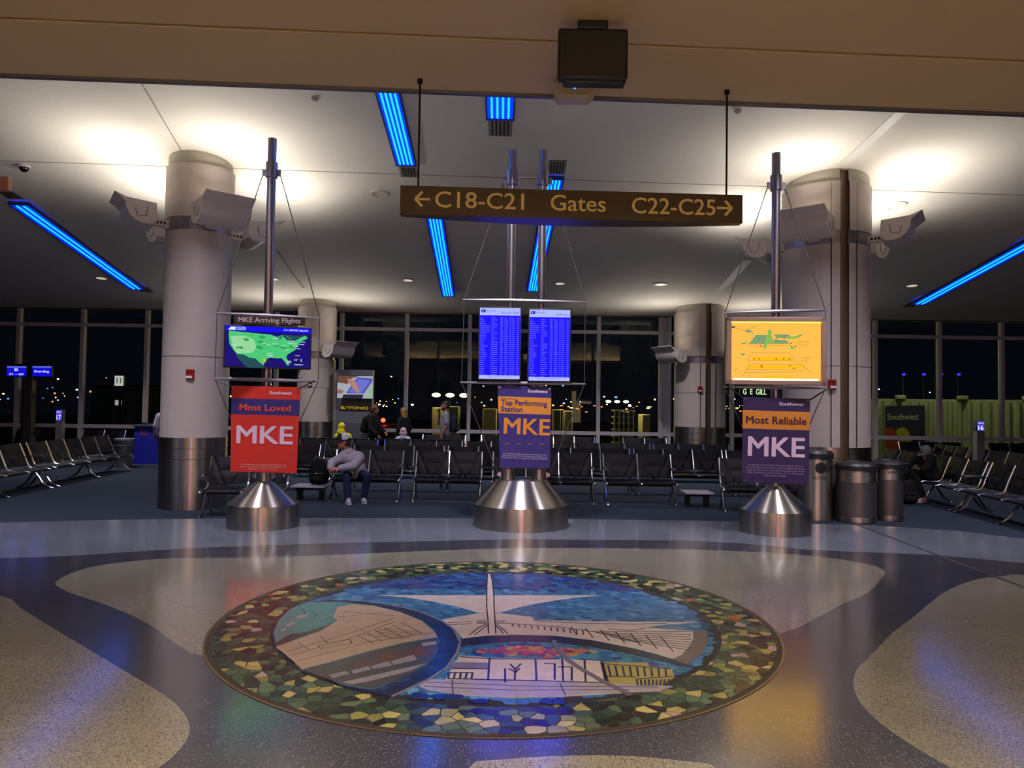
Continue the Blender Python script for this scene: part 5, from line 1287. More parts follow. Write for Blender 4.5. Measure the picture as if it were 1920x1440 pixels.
def human(label, J, yaw, pitch, skin, top, legs_c, shoes, s=1.0, belly=.0, loose=.02, sleeves='long', pants='long', hood=None, group=None, hand=(.7, (0, 0, -1))):
    base = Vector((J['pelvis'][0], J['pelvis'][1], .004))
    t = thing('person', label, 'person', tuple(base))
    K = {k: Vector(v) - base for k, v in J.items()}
    def limb(mb, a, b, ra, rb): mb.caps(K[a], K[b], ra * s, rb * s, 14)
    def torso(mb, g):
        hipm = (K['hipl'] + K['hipr']) / 2
        mb.caps(K['hipl'], K['hipr'], .105 * s + g, .105 * s + g)
        mb.caps(hipm, hipm.lerp(K['chest'], .4), .12 * s + g, .125 * s + g, 16)
        mb.caps(hipm.lerp(K['chest'], .42 if belly else 0), K['chest'], (.125 + belly) * s + g, (.135 + belly * .4) * s + g, 18)
        mb.caps(K['chest'], K['neck'] * .75 + K['chest'] * .25, .130 * s + g, .085 * s + g, 16)
        fw = Vector((math.sin(J_yaw), -math.cos(J_yaw), 0))
        mb.caps(K['shl'] * .8 + K['chest'] * .2, K['shr'] * .8 + K['chest'] * .2, .075 * s + g + belly * .3, .075 * s + g + belly * .3, 14)
        for sd in 'lr': mb.caps(K['neck'] * .8 + K['chest'] * .2, K['sh' + sd] * .8 + K['neck'] * .2, .058 * s + g, .062 * s + g, 12)
        for sd in 'lr': mb.caps(K['chest'] * .6 + K['sh' + sd] * .4, hipm * .5 + K['hip' + sd] * .5, .095 * s + g, .105 * s + g, 14)
    J_yaw = yaw
    H = head_frame(K['head'], yaw, pitch, 0, s)
    b = MB(); add_head(b, H)
    b.caps(K['neck'], K['head'] + H.to_3x3() @ Vector((0, .02, -.05)), .056 * s, .054 * s)
    torso(b, -.01)
    for sd in 'lr':
        limb(b, 'sh' + sd, 'el' + sd, .052, .042); limb(b, 'el' + sd, 'wr' + sd, .041, .028)
        limb(b, 'hip' + sd, 'kn' + sd, .088, .060); limb(b, 'kn' + sd, 'an' + sd, .058, .040)
        b.caps(K['an' + sd], K['to' + sd], .04 * s, .03 * s)
        dd = K['wr' + sd] - K['el' + sd]
        pv = J.get('palm' + sd, hand[1])
        add_hand(b, K['wr' + sd], J.get('hd' + sd, tuple(dd)), pv, hand[0], s, 1 if sd == 'l' else -1)
    remesh(b, 'body', skinm(skin), t, .0085 * s, 3)
    g = loose
    c = MB(); torso(c, g)
    lo = (K['hipl'] + K['hipr']) / 2
    for sd in 'lr':
        if sleeves == 'long':
            limb(c, 'sh' + sd, 'el' + sd, .055 + g / s, .048 + g / s)
            c.caps(K['el' + sd], K['el' + sd].lerp(K['wr' + sd], .9), .047 * s + g, .034 * s + g * .8, 12)
        else: c.caps(K['sh' + sd], K['sh' + sd].lerp(K['el' + sd], .75), .055 * s + g, .052 * s + g * 1.1, 12)
    remesh(c, 'hooded_top' if hood else 'shirt', cloth(top), t, .012, 5)
    p = MB(); p.caps(K['hipl'], K['hipr'], .112 * s, .112 * s)
    for sd in 'lr':
        if pants == 'long':
            limb(p, 'hip' + sd, 'kn' + sd, .100, .076); p.caps(K['kn' + sd], K['kn' + sd].lerp(K['an' + sd], .92), .075 * s, .058 * s)
        else: p.caps(K['hip' + sd], K['hip' + sd].lerp(K['kn' + sd], .95), .100 * s, .088 * s)
    remesh(p, 'trousers' if pants == 'long' else 'shorts', cloth(legs_c), t, .012, 4)
    for sd in 'lr':
        a, q = K['an' + sd], K['to' + sd]; f = Vector((q.x - a.x, q.y - a.y, 0)).normalized()
        sh = MB(); hz = .045 * s
        hl = Vector((a.x, a.y, hz)) - f * .05 * s; tp = Vector((q.x, q.y, hz * .85))
        sh.caps(hl, Vector((a.x, a.y, .055 * s)), .046 * s, .05 * s); sh.caps(Vector((a.x, a.y, .055 * s)), tp, .05 * s, .038 * s); sh.caps(Vector((a.x, a.y, .10 * s)), Vector((a.x, a.y, .05 * s)), .048 * s, .05 * s)
        o = remesh(sh, 'shoe', cloth(shoes), t, .010, 3)
        so = MB().caps(hl + Vector((0, 0, -.028 * s)), tp + Vector((0, 0, -.022 * s)), .05 * s, .043 * s)
        vv = [(v[0], v[1], (v[2] - .012) * .28 + .014) for v in so.v]; so.v = vv
        so.build('sole', mat('rubber_sole', 'a8a4a0' if shoes not in ('1a1a1e',) else '2a2a2c', .7), o)
    if hood:
        hd = MB(); hd.caps(K['neck'] + H.to_3x3() @ Vector((-.05, .06, -.01)), K['neck'] + H.to_3x3() @ Vector((.05, .06, -.01)), .06 * s, .06 * s)
        hd.caps(K['neck'] + H.to_3x3() @ Vector((-.07, .0, -.03)), K['neck'] + H.to_3x3() @ Vector((.07, .0, -.03)), .055 * s, .055 * s)
        remesh(hd, 'folded_hood', cloth(hood), t, .012, 4)
    # face
    for sg in (-1, 1):
        e = MB().ell((sg * .031, -.086, .012), (.013, .010, .009), seg=10, rings=6); e.v = [tuple(H @ Vector(v)) for v in e.v]; e.build('eye', mat('eye_white', '8a7f7a', .3), t)
        e = MB().ell((sg * .031, -.0945, .012), (.006, .004, .006), seg=8, rings=6); e.v = [tuple(H @ Vector(v)) for v in e.v]; e.build('iris', mat('iris_dark', '1a120e', .2), t)
    e = MB().ell((0, -.0995, -.054), (.022, .004, .004), seg=10, rings=6); e.v = [tuple(H @ Vector(v)) for v in e.v]; e.build('mouth', mat('lip', '6a3a34', .5), t)
    return t, H, K
def hair_short(t, H, hx, beard=False):
    b = MB(); b.ell((0, .022, .048), (.086, .102, .092), seg=18, rings=12); b.ell((0, .055, .0), (.080, .070, .075), seg=14, rings=10)
    b.v = [tuple(H @ Vector(v)) for v in b.v]; remesh(b, 'hair', mat('hair_' + hx, hx, .6, noise=.3, nscale=90), t, .009, 2)
    if beard:
        b = MB(); b.ell((0, -.045, -.078), (.060, .062, .045)); b.ell((0, -.02, -.06), (.070, .05, .04)); b.v = [tuple(H @ Vector(v)) for v in b.v]
        remesh(b, 'beard', mat('hair_' + hx, hx, .6, noise=.3, nscale=90), t, .009, 2)
def hair_long(t, H, hx, L=.25):
    b = MB(); b.ell((0, .02, .045), (.092, .110, .098), seg=18, rings=12)
    for k in range(-4, 5):
        x = k * .022; y = .085 - abs(k) * .012
        b.caps((x, y, .03), (x * 1.25, y + .02, -L + .02 * abs(k) * .6), .034, .022, 8)
    b.v = [tuple(H @ Vector(v)) for v in b.v]; remesh(b, 'hair', mat('hair_' + hx, hx, .6, noise=.35, nscale=60), t, .010, 2)
def cap_hat(t, H, crown, bill, front=None):
    M = H
    c = MB().lathe([(.098, .045), (.100, .075), (.094, .11), (.072, .145), (.035, .165), (.001, .17)], seg=24)
    c.v = [tuple(M @ Vector((v[0] * .92, v[1] * 1.10 + .012, v[2]))) for v in c.v]
    cap = c.build('cap', cloth(crown), t)
    if front:
        f = MB().lathe([(.101, .043), (.103, .075), (.097, .112), (.075, .148), (.045, .164)], seg=12, a0=PI * 1.14, a1=PI * 1.86)
        f.v = [tuple(M @ Vector((v[0] * .92, v[1] * 1.10 + .012, v[2]))) for v in f.v]; f.build('front_panel', cloth(front), cap)
    bl = MB(); n = 10; vs = []
    for z in (0, .006):
        for i in range(n + 1):
            a = PI + PI * i / n; x = math.cos(a); y = math.sin(a)
            vs.append((x * .088, y * .10, .048 + z)); vs.append((x * .092, y * .185 - .012, .040 + z - .012 * x * x))
    K = 2 * (n + 1); fs = []
    for i in range(n):
        q = 2 * i; fs += [(q, q + 2, q + 3, q + 1), (K + q, K + q + 1, K + q + 3, K + q + 2), (q + 1, q + 3, K + q + 3, K + q + 1)]
    bl.add(vs, fs, M=M); bl.build('bill', cloth(bill), cap)
    return cap
def backpack(label, M, hx, s=1.0):
    t = thing('backpack', label, 'backpack'); t.matrix_world = M
    m = cloth(hx); b = MB()
    for x in (-.09, .09):
        b.caps((x * s, 0, .09 * s), (x * .85 * s, 0, .36 * s), .10 * s, .085 * s)
    b.caps((0, -.02 * s, .1 * s), (0, -.01 * s, .38 * s), .115 * s, .09 * s)
    remesh(b, 'bag_body', m, t, .014, 4)
    p = MB(); p.caps((-.07 * s, -.10 * s, .10 * s), (.07 * s, -.10 * s, .10 * s), .065 * s, .065 * s); p.caps((-.065 * s, -.095 * s, .2 * s), (.065 * s, -.095 * s, .2 * s), .05 * s, .05 * s)
    remesh(p, 'front_pocket', m, t, .012, 3)
    MB().tube([(-.05 * s, .05 * s, .45 * s), (-.03 * s, .05 * s, .51 * s), (.03 * s, .05 * s, .51 * s), (.05 * s, .05 * s, .45 * s)], .010 * s, 8).build('handle', m, t)
    for sg in (-1, 1):
        MB().tube([(sg * .06 * s, .08 * s, .44 * s), (sg * .09 * s, .16 * s, .40 * s), (sg * .10 * s, .18 * s, .26 * s), (sg * .09 * s, .12 * s, .06 * s)], .018 * s, 8, sq=.5).build('shoulder_strap', m, t)
    MB().tube([(-.08 * s, -.155 * s, .20 * s), (.08 * s, -.155 * s, .20 * s)], .004 * s, 6).build('zip', mat('zip_metal', '6a6a70', .4, .8), t)
    return t
def TR_(x, y, z, rz): return Matrix.Translation((x, y, z)) @ Matrix.Rotation(rz, 4, 'Z')

# --- man in the grey hoodie, seated, leaning on his right arm and looking left
J = dict(pelvis=P(667, 887, 13.72), hipl=P(676, 888, 13.66), hipr=P(653, 888, 13.66), chest=P(658, 863, 13.54), neck=P(650, 846, 13.48), head=P(643, 829, 13.42),
         shl=P(674, 858, 13.52), shr=P(643, 857, 13.44), ell=P(662, 874, 13.22), elr=P(622, 868, 13.34), wrl=P(636, 878, 13.08), wrr=P(619, 878, 13.12),
         knl=P(689, 892, 13.20), knr=P(649, 893, 13.18), anl=P(682, 936, 13.27), anr=P(653, 941, 13.12), tol=P(684, 943, 13.08), tor=P(655, 949, 12.94))
J['hdl'] = P(625, 879, 13.02) - J['wrl']; J['hdr'] = P(627, 881, 13.0) - J['wrr']; J['palmr'] = (.4, .3, -.6); J['palml'] = (-.2, .5, -.8)
t, H, K = human('man in a grey hoodie, jeans and white cap seated in the front row, looking left', J, math.radians(-62), math.radians(8), '9a6250', '8e8794', '16203c', '8d8a96', 1.0, belly=.07, loose=.034, hood='8e8794', hand=(.9, (0, 0, -1)))
hair_short(t, H @ Matrix.Translation((0, .012, -.02)), '2a1a14'); cap_hat(t, H, 'b8b4c0', '141822', '1a2030')
x, y = P(600, 910, 13.62).x, 13.62
backpack('black backpack standing on the low table beside the man in the grey hoodie', TR_(P(598, 905, 13.6).x, 13.62, .290, math.radians(10)), '0a0a0d', 1.0)
# --- man in the grey cap on the right, bent over his phone
J = dict(pelvis=(8.36, 14.80, .50), hipl=(8.34, 14.70, .49), hipr=(8.34, 14.92, .49), chest=(8.22, 14.74, .80), neck=(8.13, 14.70, .93), head=P(1737, 851, 14.62),
         shl=(8.20, 14.54, .87), shr=(8.16, 14.92, .87), ell=(8.04, 14.46, .66), elr=(7.98, 14.88, .66), wrl=P(1727, 881, 14.48), wrr=P(1722, 879, 14.72),
         knl=(7.92, 14.64, .52), knr=(7.90, 14.98, .52), anl=(8.02, 14.50, .09), anr=(8.06, 15.0, .09), tol=(7.86, 14.40, .04), tor=(7.90, 14.96, .04))
J['hdl'] = (-.9, .35, .25); J['hdr'] = (-.9, -.3, .2); J['palml'] = (.1, .7, .7); J['palmr'] = (.1, -.7, .7)
t, H, K = human('bearded man in grey cap and black hoodie seated right, bent over phone', J, math.radians(-80), math.radians(24), '8a5a46', '101014', '0c0c10', 'b09a98', 1.0, loose=.022, hood='101014', hand=(.8, (0, 0, 1)))
hair_short(t, H @ Matrix.Translation((0, .012, -.02)), '2e1a12', True); cap_hat(t, H, '5a5a62', '4e4e56')
pc = (J['wrl'] + J['wrr']) / 2 + Vector((-.10, 0, .045))
t = thing('phone', 'dark phone held in the hands of the man in the grey cap', 'phone', tuple(pc), math.radians(-80)); t.rotation_euler = (math.radians(-50), 0, math.radians(-80))
MB().box((0, 0, 0), (.075, .009, .15)).build('phone_case', M_BLACK, t, bevel=.003); MB().box((0, .0055, 0), (.068, .002, .14)).build('phone_screen', mat('phone_glass', '15151a', .1), t, smooth=False)
backpack('dark backpack on the carpet at the feet of the man in the grey cap', TR_(P(1707, 920, 14.2).x, 14.28, .01, math.radians(8)), '16161c', .98)

def standing(x, y, h, yaw, arms, step=.10):
    """joints of an upright figure of height h facing yaw; arms = (left elbow, left wrist, right elbow, right wrist) offsets in its own frame (side, forward, up of height)"""
    R = Matrix.Rotation(yaw, 3, 'Z'); k = h / 1.75
    g = lambda a, f, z: Vector((x, y, 0)) + R @ Vector((a * k, -f * k, z * k))
    J = dict(pelvis=g(0, 0, .93), hipl=g(.09, 0, .92), hipr=g(-.09, 0, .92), chest=g(0, .01, 1.24), neck=g(0, 0, 1.46), head=g(0, .025, 1.625), shl=g(.18, 0, 1.40), shr=g(-.18, 0, 1.40),
             knl=g(.10, .03 + step * .6, .50), knr=g(-.10, .03 - step * .4, .50), anl=g(.10, step, .09), anr=g(-.10, -step, .09), tol=g(.11, step + .15, .045), tor=g(-.11, -step + .15, .045))
    for nm, o in zip(('ell', 'wrl', 'elr', 'wrr'), arms): J[nm] = g(*o)
    return J, R
DOWN = ((.25, -.02, 1.13), (.24, .07, .90), (-.25, -.02, 1.13), (-.24, .07, .90))
# --- standing man in the grey shirt, profile to the left
x = P(836, 790, 20.3).x; yw = math.radians(-84)
J, R = standing(x, 20.3, 1.88, yw, ((.25, -.02, 1.13), (.23, .10, .90), (-.20, .17, 1.17), (-.06, .17, 1.45)))
t, H, K = human('bearded man in a grey patterned t-shirt and shorts standing by the windows, facing left', J, yw, 0, '8a5a4a', '6e7080', '5a4c4a', '3a3a44', 1.06, loose=.016, sleeves='short', pants='short')
hair_short(t, H, '17100d', True)
bk = Vector((x, 20.3, 1.08)) + R @ Vector((0, .21, 0)); backpack('dark patterned backpack on the back of the standing man in the grey t-shirt', TR_(bk.x, bk.y, 1.02, yw + PI), '191b28', 1.02)
# --- brown haired person in black with a backpack
x = P(701, 790, 20.1).x; yw = math.radians(70)
J, R = standing(x, 20.1, 1.74, yw, ((.24, .05, 1.12), (.16, .24, 1.02), (-.24, .04, 1.12), (-.18, .22, .95)))
t, H, K = human('brown haired person in black clothes standing left of the red beacon, facing right', J, yw, math.radians(12), '8a5a48', '0c0c10', '0e0e14', '1a1a1e', 1.0, loose=.03)
hair_long(t, H, '4a2a18', .12)
bk = Vector((x, 20.1, 0)) + R @ Vector((0, .22, 0)); backpack('black backpack worn by the brown haired person in black', TR_(bk.x, bk.y, .98, yw + PI), '08080b', 1.0)
# --- long fair haired person in dark clothes
x = P(757, 790, 20.9).x; yw = math.radians(-120)
J, R = standing(x, 20.9, 1.68, yw, DOWN)
t, H, K = human('person with long fair hair in dark clothes standing between the beacon and the pink beanie', J, yw, 0, '9a6a58', '14131a', '101018', '1a1a1e', .96, loose=.024)
hair_long(t, H, '8a6a3c', .34)
# --- person behind the left column
x = P(311, 800, 19.4).x; yw = math.radians(-150)
J, R = standing(x, 19.4, 1.72, yw, DOWN)
t, H, K = human('person in a pale striped shirt and jeans half hidden behind the left column', J, yw, 0, '7a4c3e', '9c98b0', '2c3a66', 'a09a98', 1.0, loose=.022)
hair_short(t, H, '3a2418')
st = MB()
# --- seated on the benches turned to the windows
def seated(x, y, yaw, k=1.0, zs=.45, lean=.06):
    R = Matrix.Rotation(yaw, 3, 'Z'); g = lambda a, f, z: Vector((x, y, zs)) + R @ Vector((a * k, -f * k, z * k))
    return dict(pelvis=g(0, 0, .08), hipl=g(.09, 0, .07), hipr=g(-.09, 0, .07), chest=g(0, lean, .38), neck=g(0, lean, .58), head=g(0, lean + .03, .74), shl=g(.17, lean, .52), shr=g(-.17, lean, .52),
                ell=g(.22, lean + .10, .28), elr=g(-.22, lean + .10, .28), wrl=g(.12, .30, .18), wrr=g(-.12, .30, .18), knl=g(.10, .44, .09), knr=g(-.10, .44, .09),
                anl=Vector((*g(.10, .46, 0).xy, .09)), anr=Vector((*g(-.10, .46, 0).xy, .09)), tol=Vector((*g(.11, .60, 0).xy, .04)), tor=Vector((*g(-.11, .60, 0).xy, .04)))
x = P(756, 812, 19.3).x
J = seated(x, 19.26, PI, .80)
t, H, K = human('person in a pale pink beanie seated with the back to the camera', J, PI, 0, '9a6a58', '8f98ae', '1a1a2a', '1a1a1e', .84, loose=.025, hood='8f98ae')
b = MB(); b.ell((0, .01, .045), (.098, .116, .115), seg=20, rings=14); b.caps((-.03, .03, -.03), (.03, .03, -.03), .095, .095); b.caps((0, .03, -.03), (0, .04, -.13), .105, .10); b.v = [tuple(H @ Vector(v)) for v in b.v]; remesh(b, 'beanie', cloth('a08894'), t, .010, 3)
x = P(643, 812, 19.3).x
J = seated(x, 19.26, PI, .92); 
t, H, K = human('child in a bright yellow hood behind the man in the grey hoodie', J, math.radians(100), math.radians(5), '7a4a3a', 'c8c010', '1a1a2a', '1a1a1e', .88, loose=.02, hood='c8c010')
b = MB(); b.ell((0, .055, .04), (.100, .105, .125), seg=20, rings=14); b.caps((0, .05, -.02), (0, .06, -.14), .105, .125); b.caps((-.06, .0, -.10), (.06, .0, -.10), .06, .06); b.v = [tuple(H @ Vector(v)) for v in b.v]; remesh(b, 'hood', cloth('c8c010'), t, .010, 3)
# ================================================================== OUTSIDE, BEHIND THE GLASS
M_ASPH = mat('apron_asphalt', '15161a', .9, noise=.2, nscale=.5)
struct(MB().box((0, 140, -3.4), (500, 233, .2)).build('apron_ground', M_ASPH, None, smooth=False))
AP = -3.3
R6 = random.Random(21)
lm = MB(); 
lm_mats = [E_('ffd890', 3.0), E_('ff9a50', 2.2), E_('dfe8ff', 3.0), E_('60a0ff', 2.0)]
for k in range(170):
    px = R6.uniform(-20, 1940); D = R6.uniform(150, 240); py = 763 + (px - 960) * .01445 + R6.choice([R6.uniform(-48, -8), R6.uniform(-14, 4), R6.uniform(-8, 3)])
    if R6.random() < .25: py -= R6.uniform(0, 15)
    c = P(px, py, D); r = R6.uniform(.08, .26)
    lm.ell((c.x, c.y, c.z), (r * R6.uniform(1, 1.8), r, r), mi=R6.choices([0, 1, 2, 3], [4, 4, 4, 1])[0], seg=6, rings=4)
for k in range(40):
    px = R6.uniform(1050, 1400); D = 230; py = 766 + R6.uniform(-6, 8); c = P(px, py, D); r = R6.uniform(.1, .25)
    lm.ell((c.x, c.y, c.z), (r * R6.uniform(1.5, 5), r, r * .7), mi=R6.choice([1, 1, 0]), seg=6, rings=4)
o = lm.build('city_lights', lm_mats, None); tag(o, 'scattered tiny city lights glowing far away beyond the windows', 'lights', None, 'stuff')
def sodium(x, y, z, e, c=(1.0, .80, .30)): 
    d = bpy.data.lights.new('apron_lamp', 'POINT'); d.energy = e; d.color = c; d.shadow_soft_size = .3
    o = bpy.data.objects.new('apron_lamp', d); COL.objects.link(o); o.location = (x, y, z)
M_LAMPY = E_('ffe9a0', 6)
def mast_light(px, py, D, label):
    c = P(px, py, D); t = thing('apron_light_mast', label, 'light mast', (c.x, D, AP))
    H = c.z - AP
    MB().tube([(0, 0, 0), (0, 0, H)], [.16, .09], 8).build('mast_pole', M_DARK, t)
    MB().tube([(-1.3, 0, H - .1), (1.3, 0, H - .1)], .05, 6).build('cross_arm', M_DARK, t)
    for k in (-1, 0, 1): MB().ell((k * 1.3, -.1, H), (.42, .3, .2), seg=10, rings=6).build('lamp_head', M_LAMPY, t)
mast_light(844, 741, 70, 'three headed lamp mast outside, seen over the man with the backpack')
mast_light(1157, 753, 110, 'lamp mast outside above the lit ground vehicles')
for px, D, e in ((830, 62, 900), (1050, 60, 700), (1165, 62, 1800), (760, 80, 400)):
    c = P(px, 740, D); sodium(c.x, c.y, 4.5, e)
M_YEL = mat('ground_gear_paint', 'a8a080', .6)
def crate(name, px0, px1, py0, py1, D, label, cat, dpt=2.0, style=0):
    a, b = P(px0, py1, D), P(px1, py0, D); w = b.x - a.x; zb = max(a.z, AP + .5) if style else a.z; h = b.z - a.z
    t = thing(name, label, cat, ((a.x + b.x) / 2, D, AP))
    lift = .6; h = b.z - AP - lift
    if style == 0:
        MB().box((0, 0, lift + h / 2), (w, dpt, h)).build('body', M_YEL, t, bevel=.08)
        MB().box((0, 0, lift / 2), (w * .9, dpt * .8, lift)).build('undercarriage', M_DARK, t, smooth=False)
        for sx_ in (-1, 1): MB().lathe([(.001, -.12), (.42, -.12), (.42, .12), (.001, .12)], seg=18, M=Matrix.Translation((sx_ * w * .3, -dpt / 2, .42)) @ Matrix.Rotation(PI / 2, 4, 'X')).build('wheel', M_BLACK, t)
    elif style == 1:
        for k in range(9): MB().box((0, 0, lift + h * k / 8), (w, dpt, .12)).build('shelf', M_YEL, t, smooth=False)
        for k in range(5): MB().box((-w / 2 + w * k / 4, -dpt / 2, (lift + h) / 2), (.1, .1, lift + h)).build('upright', M_YEL, t, smooth=False)
    return t
crate('cargo_rack', 1149, 1184, 770, 788, 62, 'lit slatted cargo rack outside, centre right', 'rack', 2, 1)
crate('ground_tractor', 1200, 1216, 777, 788, 62, 'small lit ground tractor outside, right of the slatted cargo rack', 'vehicle')
crate('cargo_container', 906, 932, 766, 776, 62, 'pale lit cargo container outside, left of the navy and orange banner', 'container')
crate('cargo_container', 842, 862, 762, 778, 62, 'pale lit cargo container outside, beside the backpack man', 'container')
crate('baggage_cart', 812, 832, 764, 774, 64, 'lit baggage cart outside, left of the man with the backpack', 'cart')
crate('service_truck', 1036, 1050, 768, 788, 60, 'yellow lit rounded service truck outside, right of the navy and orange banner', 'vehicle')
crate('service_truck', 1056, 1072, 770, 790, 61, 'dim service truck outside at the lower right flight board cable', 'vehicle')
t = thing('beacon_truck', 'dark airfield truck outside carrying a glowing red beacon', 'vehicle', (P(717, 790, 27).x, 27.2, AP))
zb = P(717, 788, 27).z - AP
MB().box((0, .6, (zb - .3) / 2 + .15), (1.6, 1.4, zb - .3)).build('cab', M_DARK, t, bevel=.1)
MB().box((0, 2.6, 1.0), (1.8, 2.6, 1.6)).build('cargo_bed', M_DARK, t, bevel=.08)
for sx_ in (-1, 1):
    for yy in (.5, 3.2): MB().lathe([(.001, -.13), (.4, -.13), (.4, .13), (.001, .13)], seg=18, M=Matrix.Translation((sx_ * .8, yy, .4)) @ Matrix.Rotation(PI / 2, 4, 'Y')).build('wheel', M_BLACK, t)
MB().tube([(0, -.05, zb - .35), (0, -.05, zb)], .03, 8).build('beacon_stem', M_DARK, t)
MB().ell((0, -.05, zb), (.085, .085, .075), seg=14, rings=8).build('red_beacon', E_('ff2010', 30), t)
d = bpy.data.lights.new('beacon_glow', 'POINT'); d.energy = 16; d.color = (1, .06, .03); d.shadow_soft_size = .06
o = bpy.data.objects.new('beacon_glow', d); COL.objects.link(o); o.location = (t.location.x, 27.0, AP + zb)
# jet bridges
M_JB = mat('jet_bridge_metal', '9aa27a', .55, noise=.08, nscale=2)
def corrugated(a, b, z0, z1, n, name, m, parent, dep=.10):
    a = Vector(a); b = Vector(b); d = (b - a).normalized(); nn = Vector((d.y, -d.x)) * dep; L = (b - a).length
    pts = []
    for k in range(n):
        for f, o in ((0, 0), (.35, 0), (.5, 1), (.85, 1)):
            q = a + d * (L * (k + f) / n) + nn * o; pts.append((q.x, q.y))
    pts.append((b.x, b.y)); back = Vector((-nn.x, -nn.y)) * 1.2
    m_ = MB(); K = len(pts); vs = [(x, y, z) for z in (z0, z1) for x, y in pts]
    m_.add(vs, [(i, i + 1, K + i + 1, K + i) for i in range(K - 1)])
    return m_.build(name, m, parent, smooth=False)
pa, pb = P(1600, 758, 27.0), P(1990, 748, 24.6)
ztop = P(1660, 753, 26.6).z
t = thing('jet_bridge', 'yellow green corrugated jet bridge outside the right windows', 'jet bridge', (0, 0, 0))
corrugated((pa.x, 27.0), (pb.x, 24.6), -.6, ztop, 22, 'side_wall', M_JB, t)
q0, q1 = Vector((pa.x, 27.0)), Vector((pb.x, 24.6)); dd = (q1 - q0).normalized(); nn = Vector((-dd.y, dd.x))
MB().prism([tuple(q0), tuple(q1), tuple(q1 + nn * 2.6), tuple(q0 + nn * 2.6)], ztop - .02, ztop + .1).build('roof', M_JB, t, smooth=False)
MB().prism([tuple(q0), tuple(q1), tuple(q1 + nn * 2.6), tuple(q0 + nn * 2.6)], -.8, -.6).build('floor_deck', M_DARK, t, smooth=False)
fd = P(1918, 800, 25.0)
for i in range(3):
    c = q0 + dd * (1.5 + i * 1.9)
    MB().box((c.x, c.y - .05, ztop + .16), (.3, .2, .14)).build('roof_bracket', M_JB, t, bevel=.02)
def on_wall(px, py, off=.16):
    d = ray(px, py); n2 = Vector((dd.y, -dd.x)); k = (q0.dot(n2) + off) / (d[0] * n2.x + d[1] * n2.y)
    return Vector((d[0] * k, d[1] * k, CAM_H + d[2] * k))
a, b, cc, e = on_wall(1660, 761), on_wall(1734, 760), on_wall(1734, 862), on_wall(1660, 862)
g = thing('jet_bridge_sign', 'dark blue sign with airline name and heart on the jet bridge', 'sign', tuple(a))
ux = (b - a); W = ux.length; ux /= W; up = Vector((0, 0, 1)); H = a.z - e.z; nrm = ux.cross(up)
def gp(u, v, o=0): return tuple(ux * (u * W) - up * (v * H) + nrm * o)
MB().add([gp(0, 0), gp(1, 0), gp(1, 1), gp(0, 1), gp(0, 0, -.08), gp(1, 0, -.08), gp(1, 1, -.08), gp(0, 1, -.08)], [(3, 2, 1, 0), (4, 5, 6, 7), (0, 1, 5, 4), (1, 2, 6, 5), (2, 3, 7, 6), (3, 0, 4, 7)]).build('sign_board', mat('sign_navy', '1c2340', .5), g, smooth=False)
m_ = MB(); m_.text('Southwest', Vector(gp(.05, .26, .01)), .115 * H, w=.80 * W, right=tuple(ux), bold=.02); m_.build('lettering', mat('sign_pale', 'b0b09a', .6), g, smooth=False)
def blob(pts, nm, hx, o): 
    MB().add([gp(u, v, o) for u, v in pts[::-1]], [tuple(range(len(pts)))]).build(nm, mat('heart_' + hx, hx, .6), g, smooth=False)
blob([(0, .42), (.10, .40), (.20, .42), (.27, .48), (.32, .60), (.36, .80), (.38, 1), (.20, .98), (0, .78)], 'heart_half', '9a3420', .01)
blob([(.27, .46), (.36, .41), (.46, .40), (.56, .44), (.63, .53), (.66, .66), (.60, .82), (.48, 1), (.38, 1), (.36, .76), (.32, .60)], 'heart_half', 'a89a20', .012)
for px, e_ in ((1700, 70), (1850, 90)):
    c = P(px, 700, 23.6); sodium(c.x, 24.3, 6.2, e_ * 3.4, (1.0, .95, .58))
t = thing('jet_bridge', 'dim green jet bridge outside the left windows', 'jet bridge', (0, 0, 0))
pa, pb = P(170, 770, 31), P(420, 720, 27)
corrugated((pa.x, 31), (pb.x, 27), -1.5, 2.3, 18, 'side_wall', mat('jet_bridge_green', '3a5a48', .6), t)
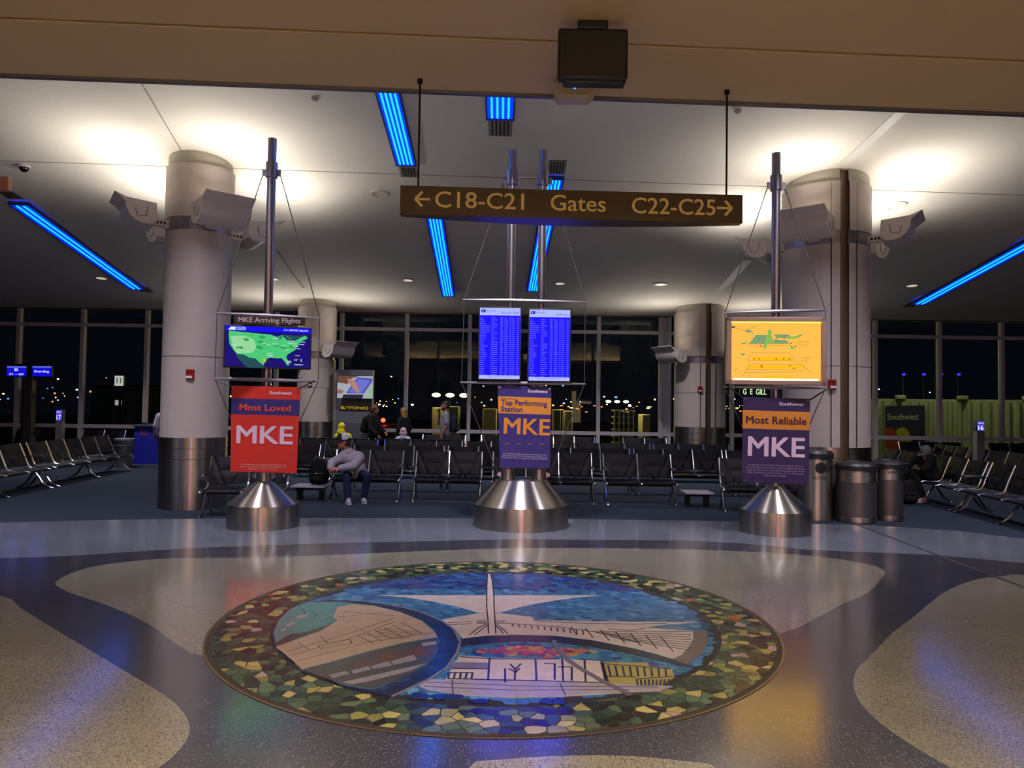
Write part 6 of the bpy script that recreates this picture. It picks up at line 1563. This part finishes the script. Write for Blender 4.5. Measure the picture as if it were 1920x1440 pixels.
MB().prism([(pa.x, 31), (pb.x, 27), (pb.x + 1.5, 29), (pa.x + 1.5, 33)], 2.3, 2.4).build('roof', M_DARK, t, smooth=False)
for (px, py, w_, h_, hx, lb) in ((223, 714, .5, .42, 'e8e8e0', 'small lit white gate number sign outside the left windows'), (222, 755, .42, .22, 'b8c0b8', 'pale lit window outside, above the grey bin on the left')):
    c = P(px, py, 26.5 if hx == 'e8e8e0' else 27.8); g = thing('lit_sign', lb, 'sign', tuple(c)); MB().box((0, .06, 0), (w_ * .62, .1, h_ * .9)).build('sign_box', M_DARK, g, smooth=False)
    MB().box((0, .12, (AP - c.z) / 2), (.08, .06, c.z - AP)).build('sign_post', M_DARK, g, smooth=False)
    MB().box((0, -.0, 0), (w_ * .6, .02, h_ * .85)).build('lit_face', E_(hx, .8), g, smooth=False)
    if hx == 'e8e8e0':
        m_ = MB(); m_.text('11', (0, -.013, -.09), .2, w=.16, align='C', bold=.02); m_.build('lettering', M_BLACK, g, smooth=False)
# lit word sign far right of the centre and blue apron lamps
c = P(1415, 734, 30); g = thing('lit_word_sign', 'bright green white lit sign outside, just under the yellow terminal map', 'sign', tuple(c))
MB().box((0, .05, 0), (1.2, .06, .36)).build('sign_board', M_DARK, g, smooth=False)
MB().box((0, .1, (AP - c.z) / 2), (.12, .08, c.z - AP)).build('sign_post', M_DARK, g, smooth=False)
m_ = MB(); m_.text('G  E  GILL', (0, -.0, -.12), .22, w=.95, align='C', bold=.03); m_.build('lettering', E_('d8f8c0', 1.2), g, smooth=False)
for k, px in enumerate((1694, 1732, 1764, 1797)):
    c = P(px, 702, 60); g = thing('blue_apron_lamp', 'blue lamp outside in the right windows, %s of four' % ('first from the left', 'second from the left', 'second from the right', 'rightmost')[k], 'lamp', (c.x, 60, AP), 0, 'four blue lamps beyond the right windows')
    MB().tube([(0, 0, 0), (0, 0, c.z - AP)], .06, 6).build('lamp_stem', M_DARK, g); MB().ell((0, -.05, c.z - AP), (.16, .1, .10), seg=10, rings=6).build('lamp_head', E_('3028ff', 2.5), g)
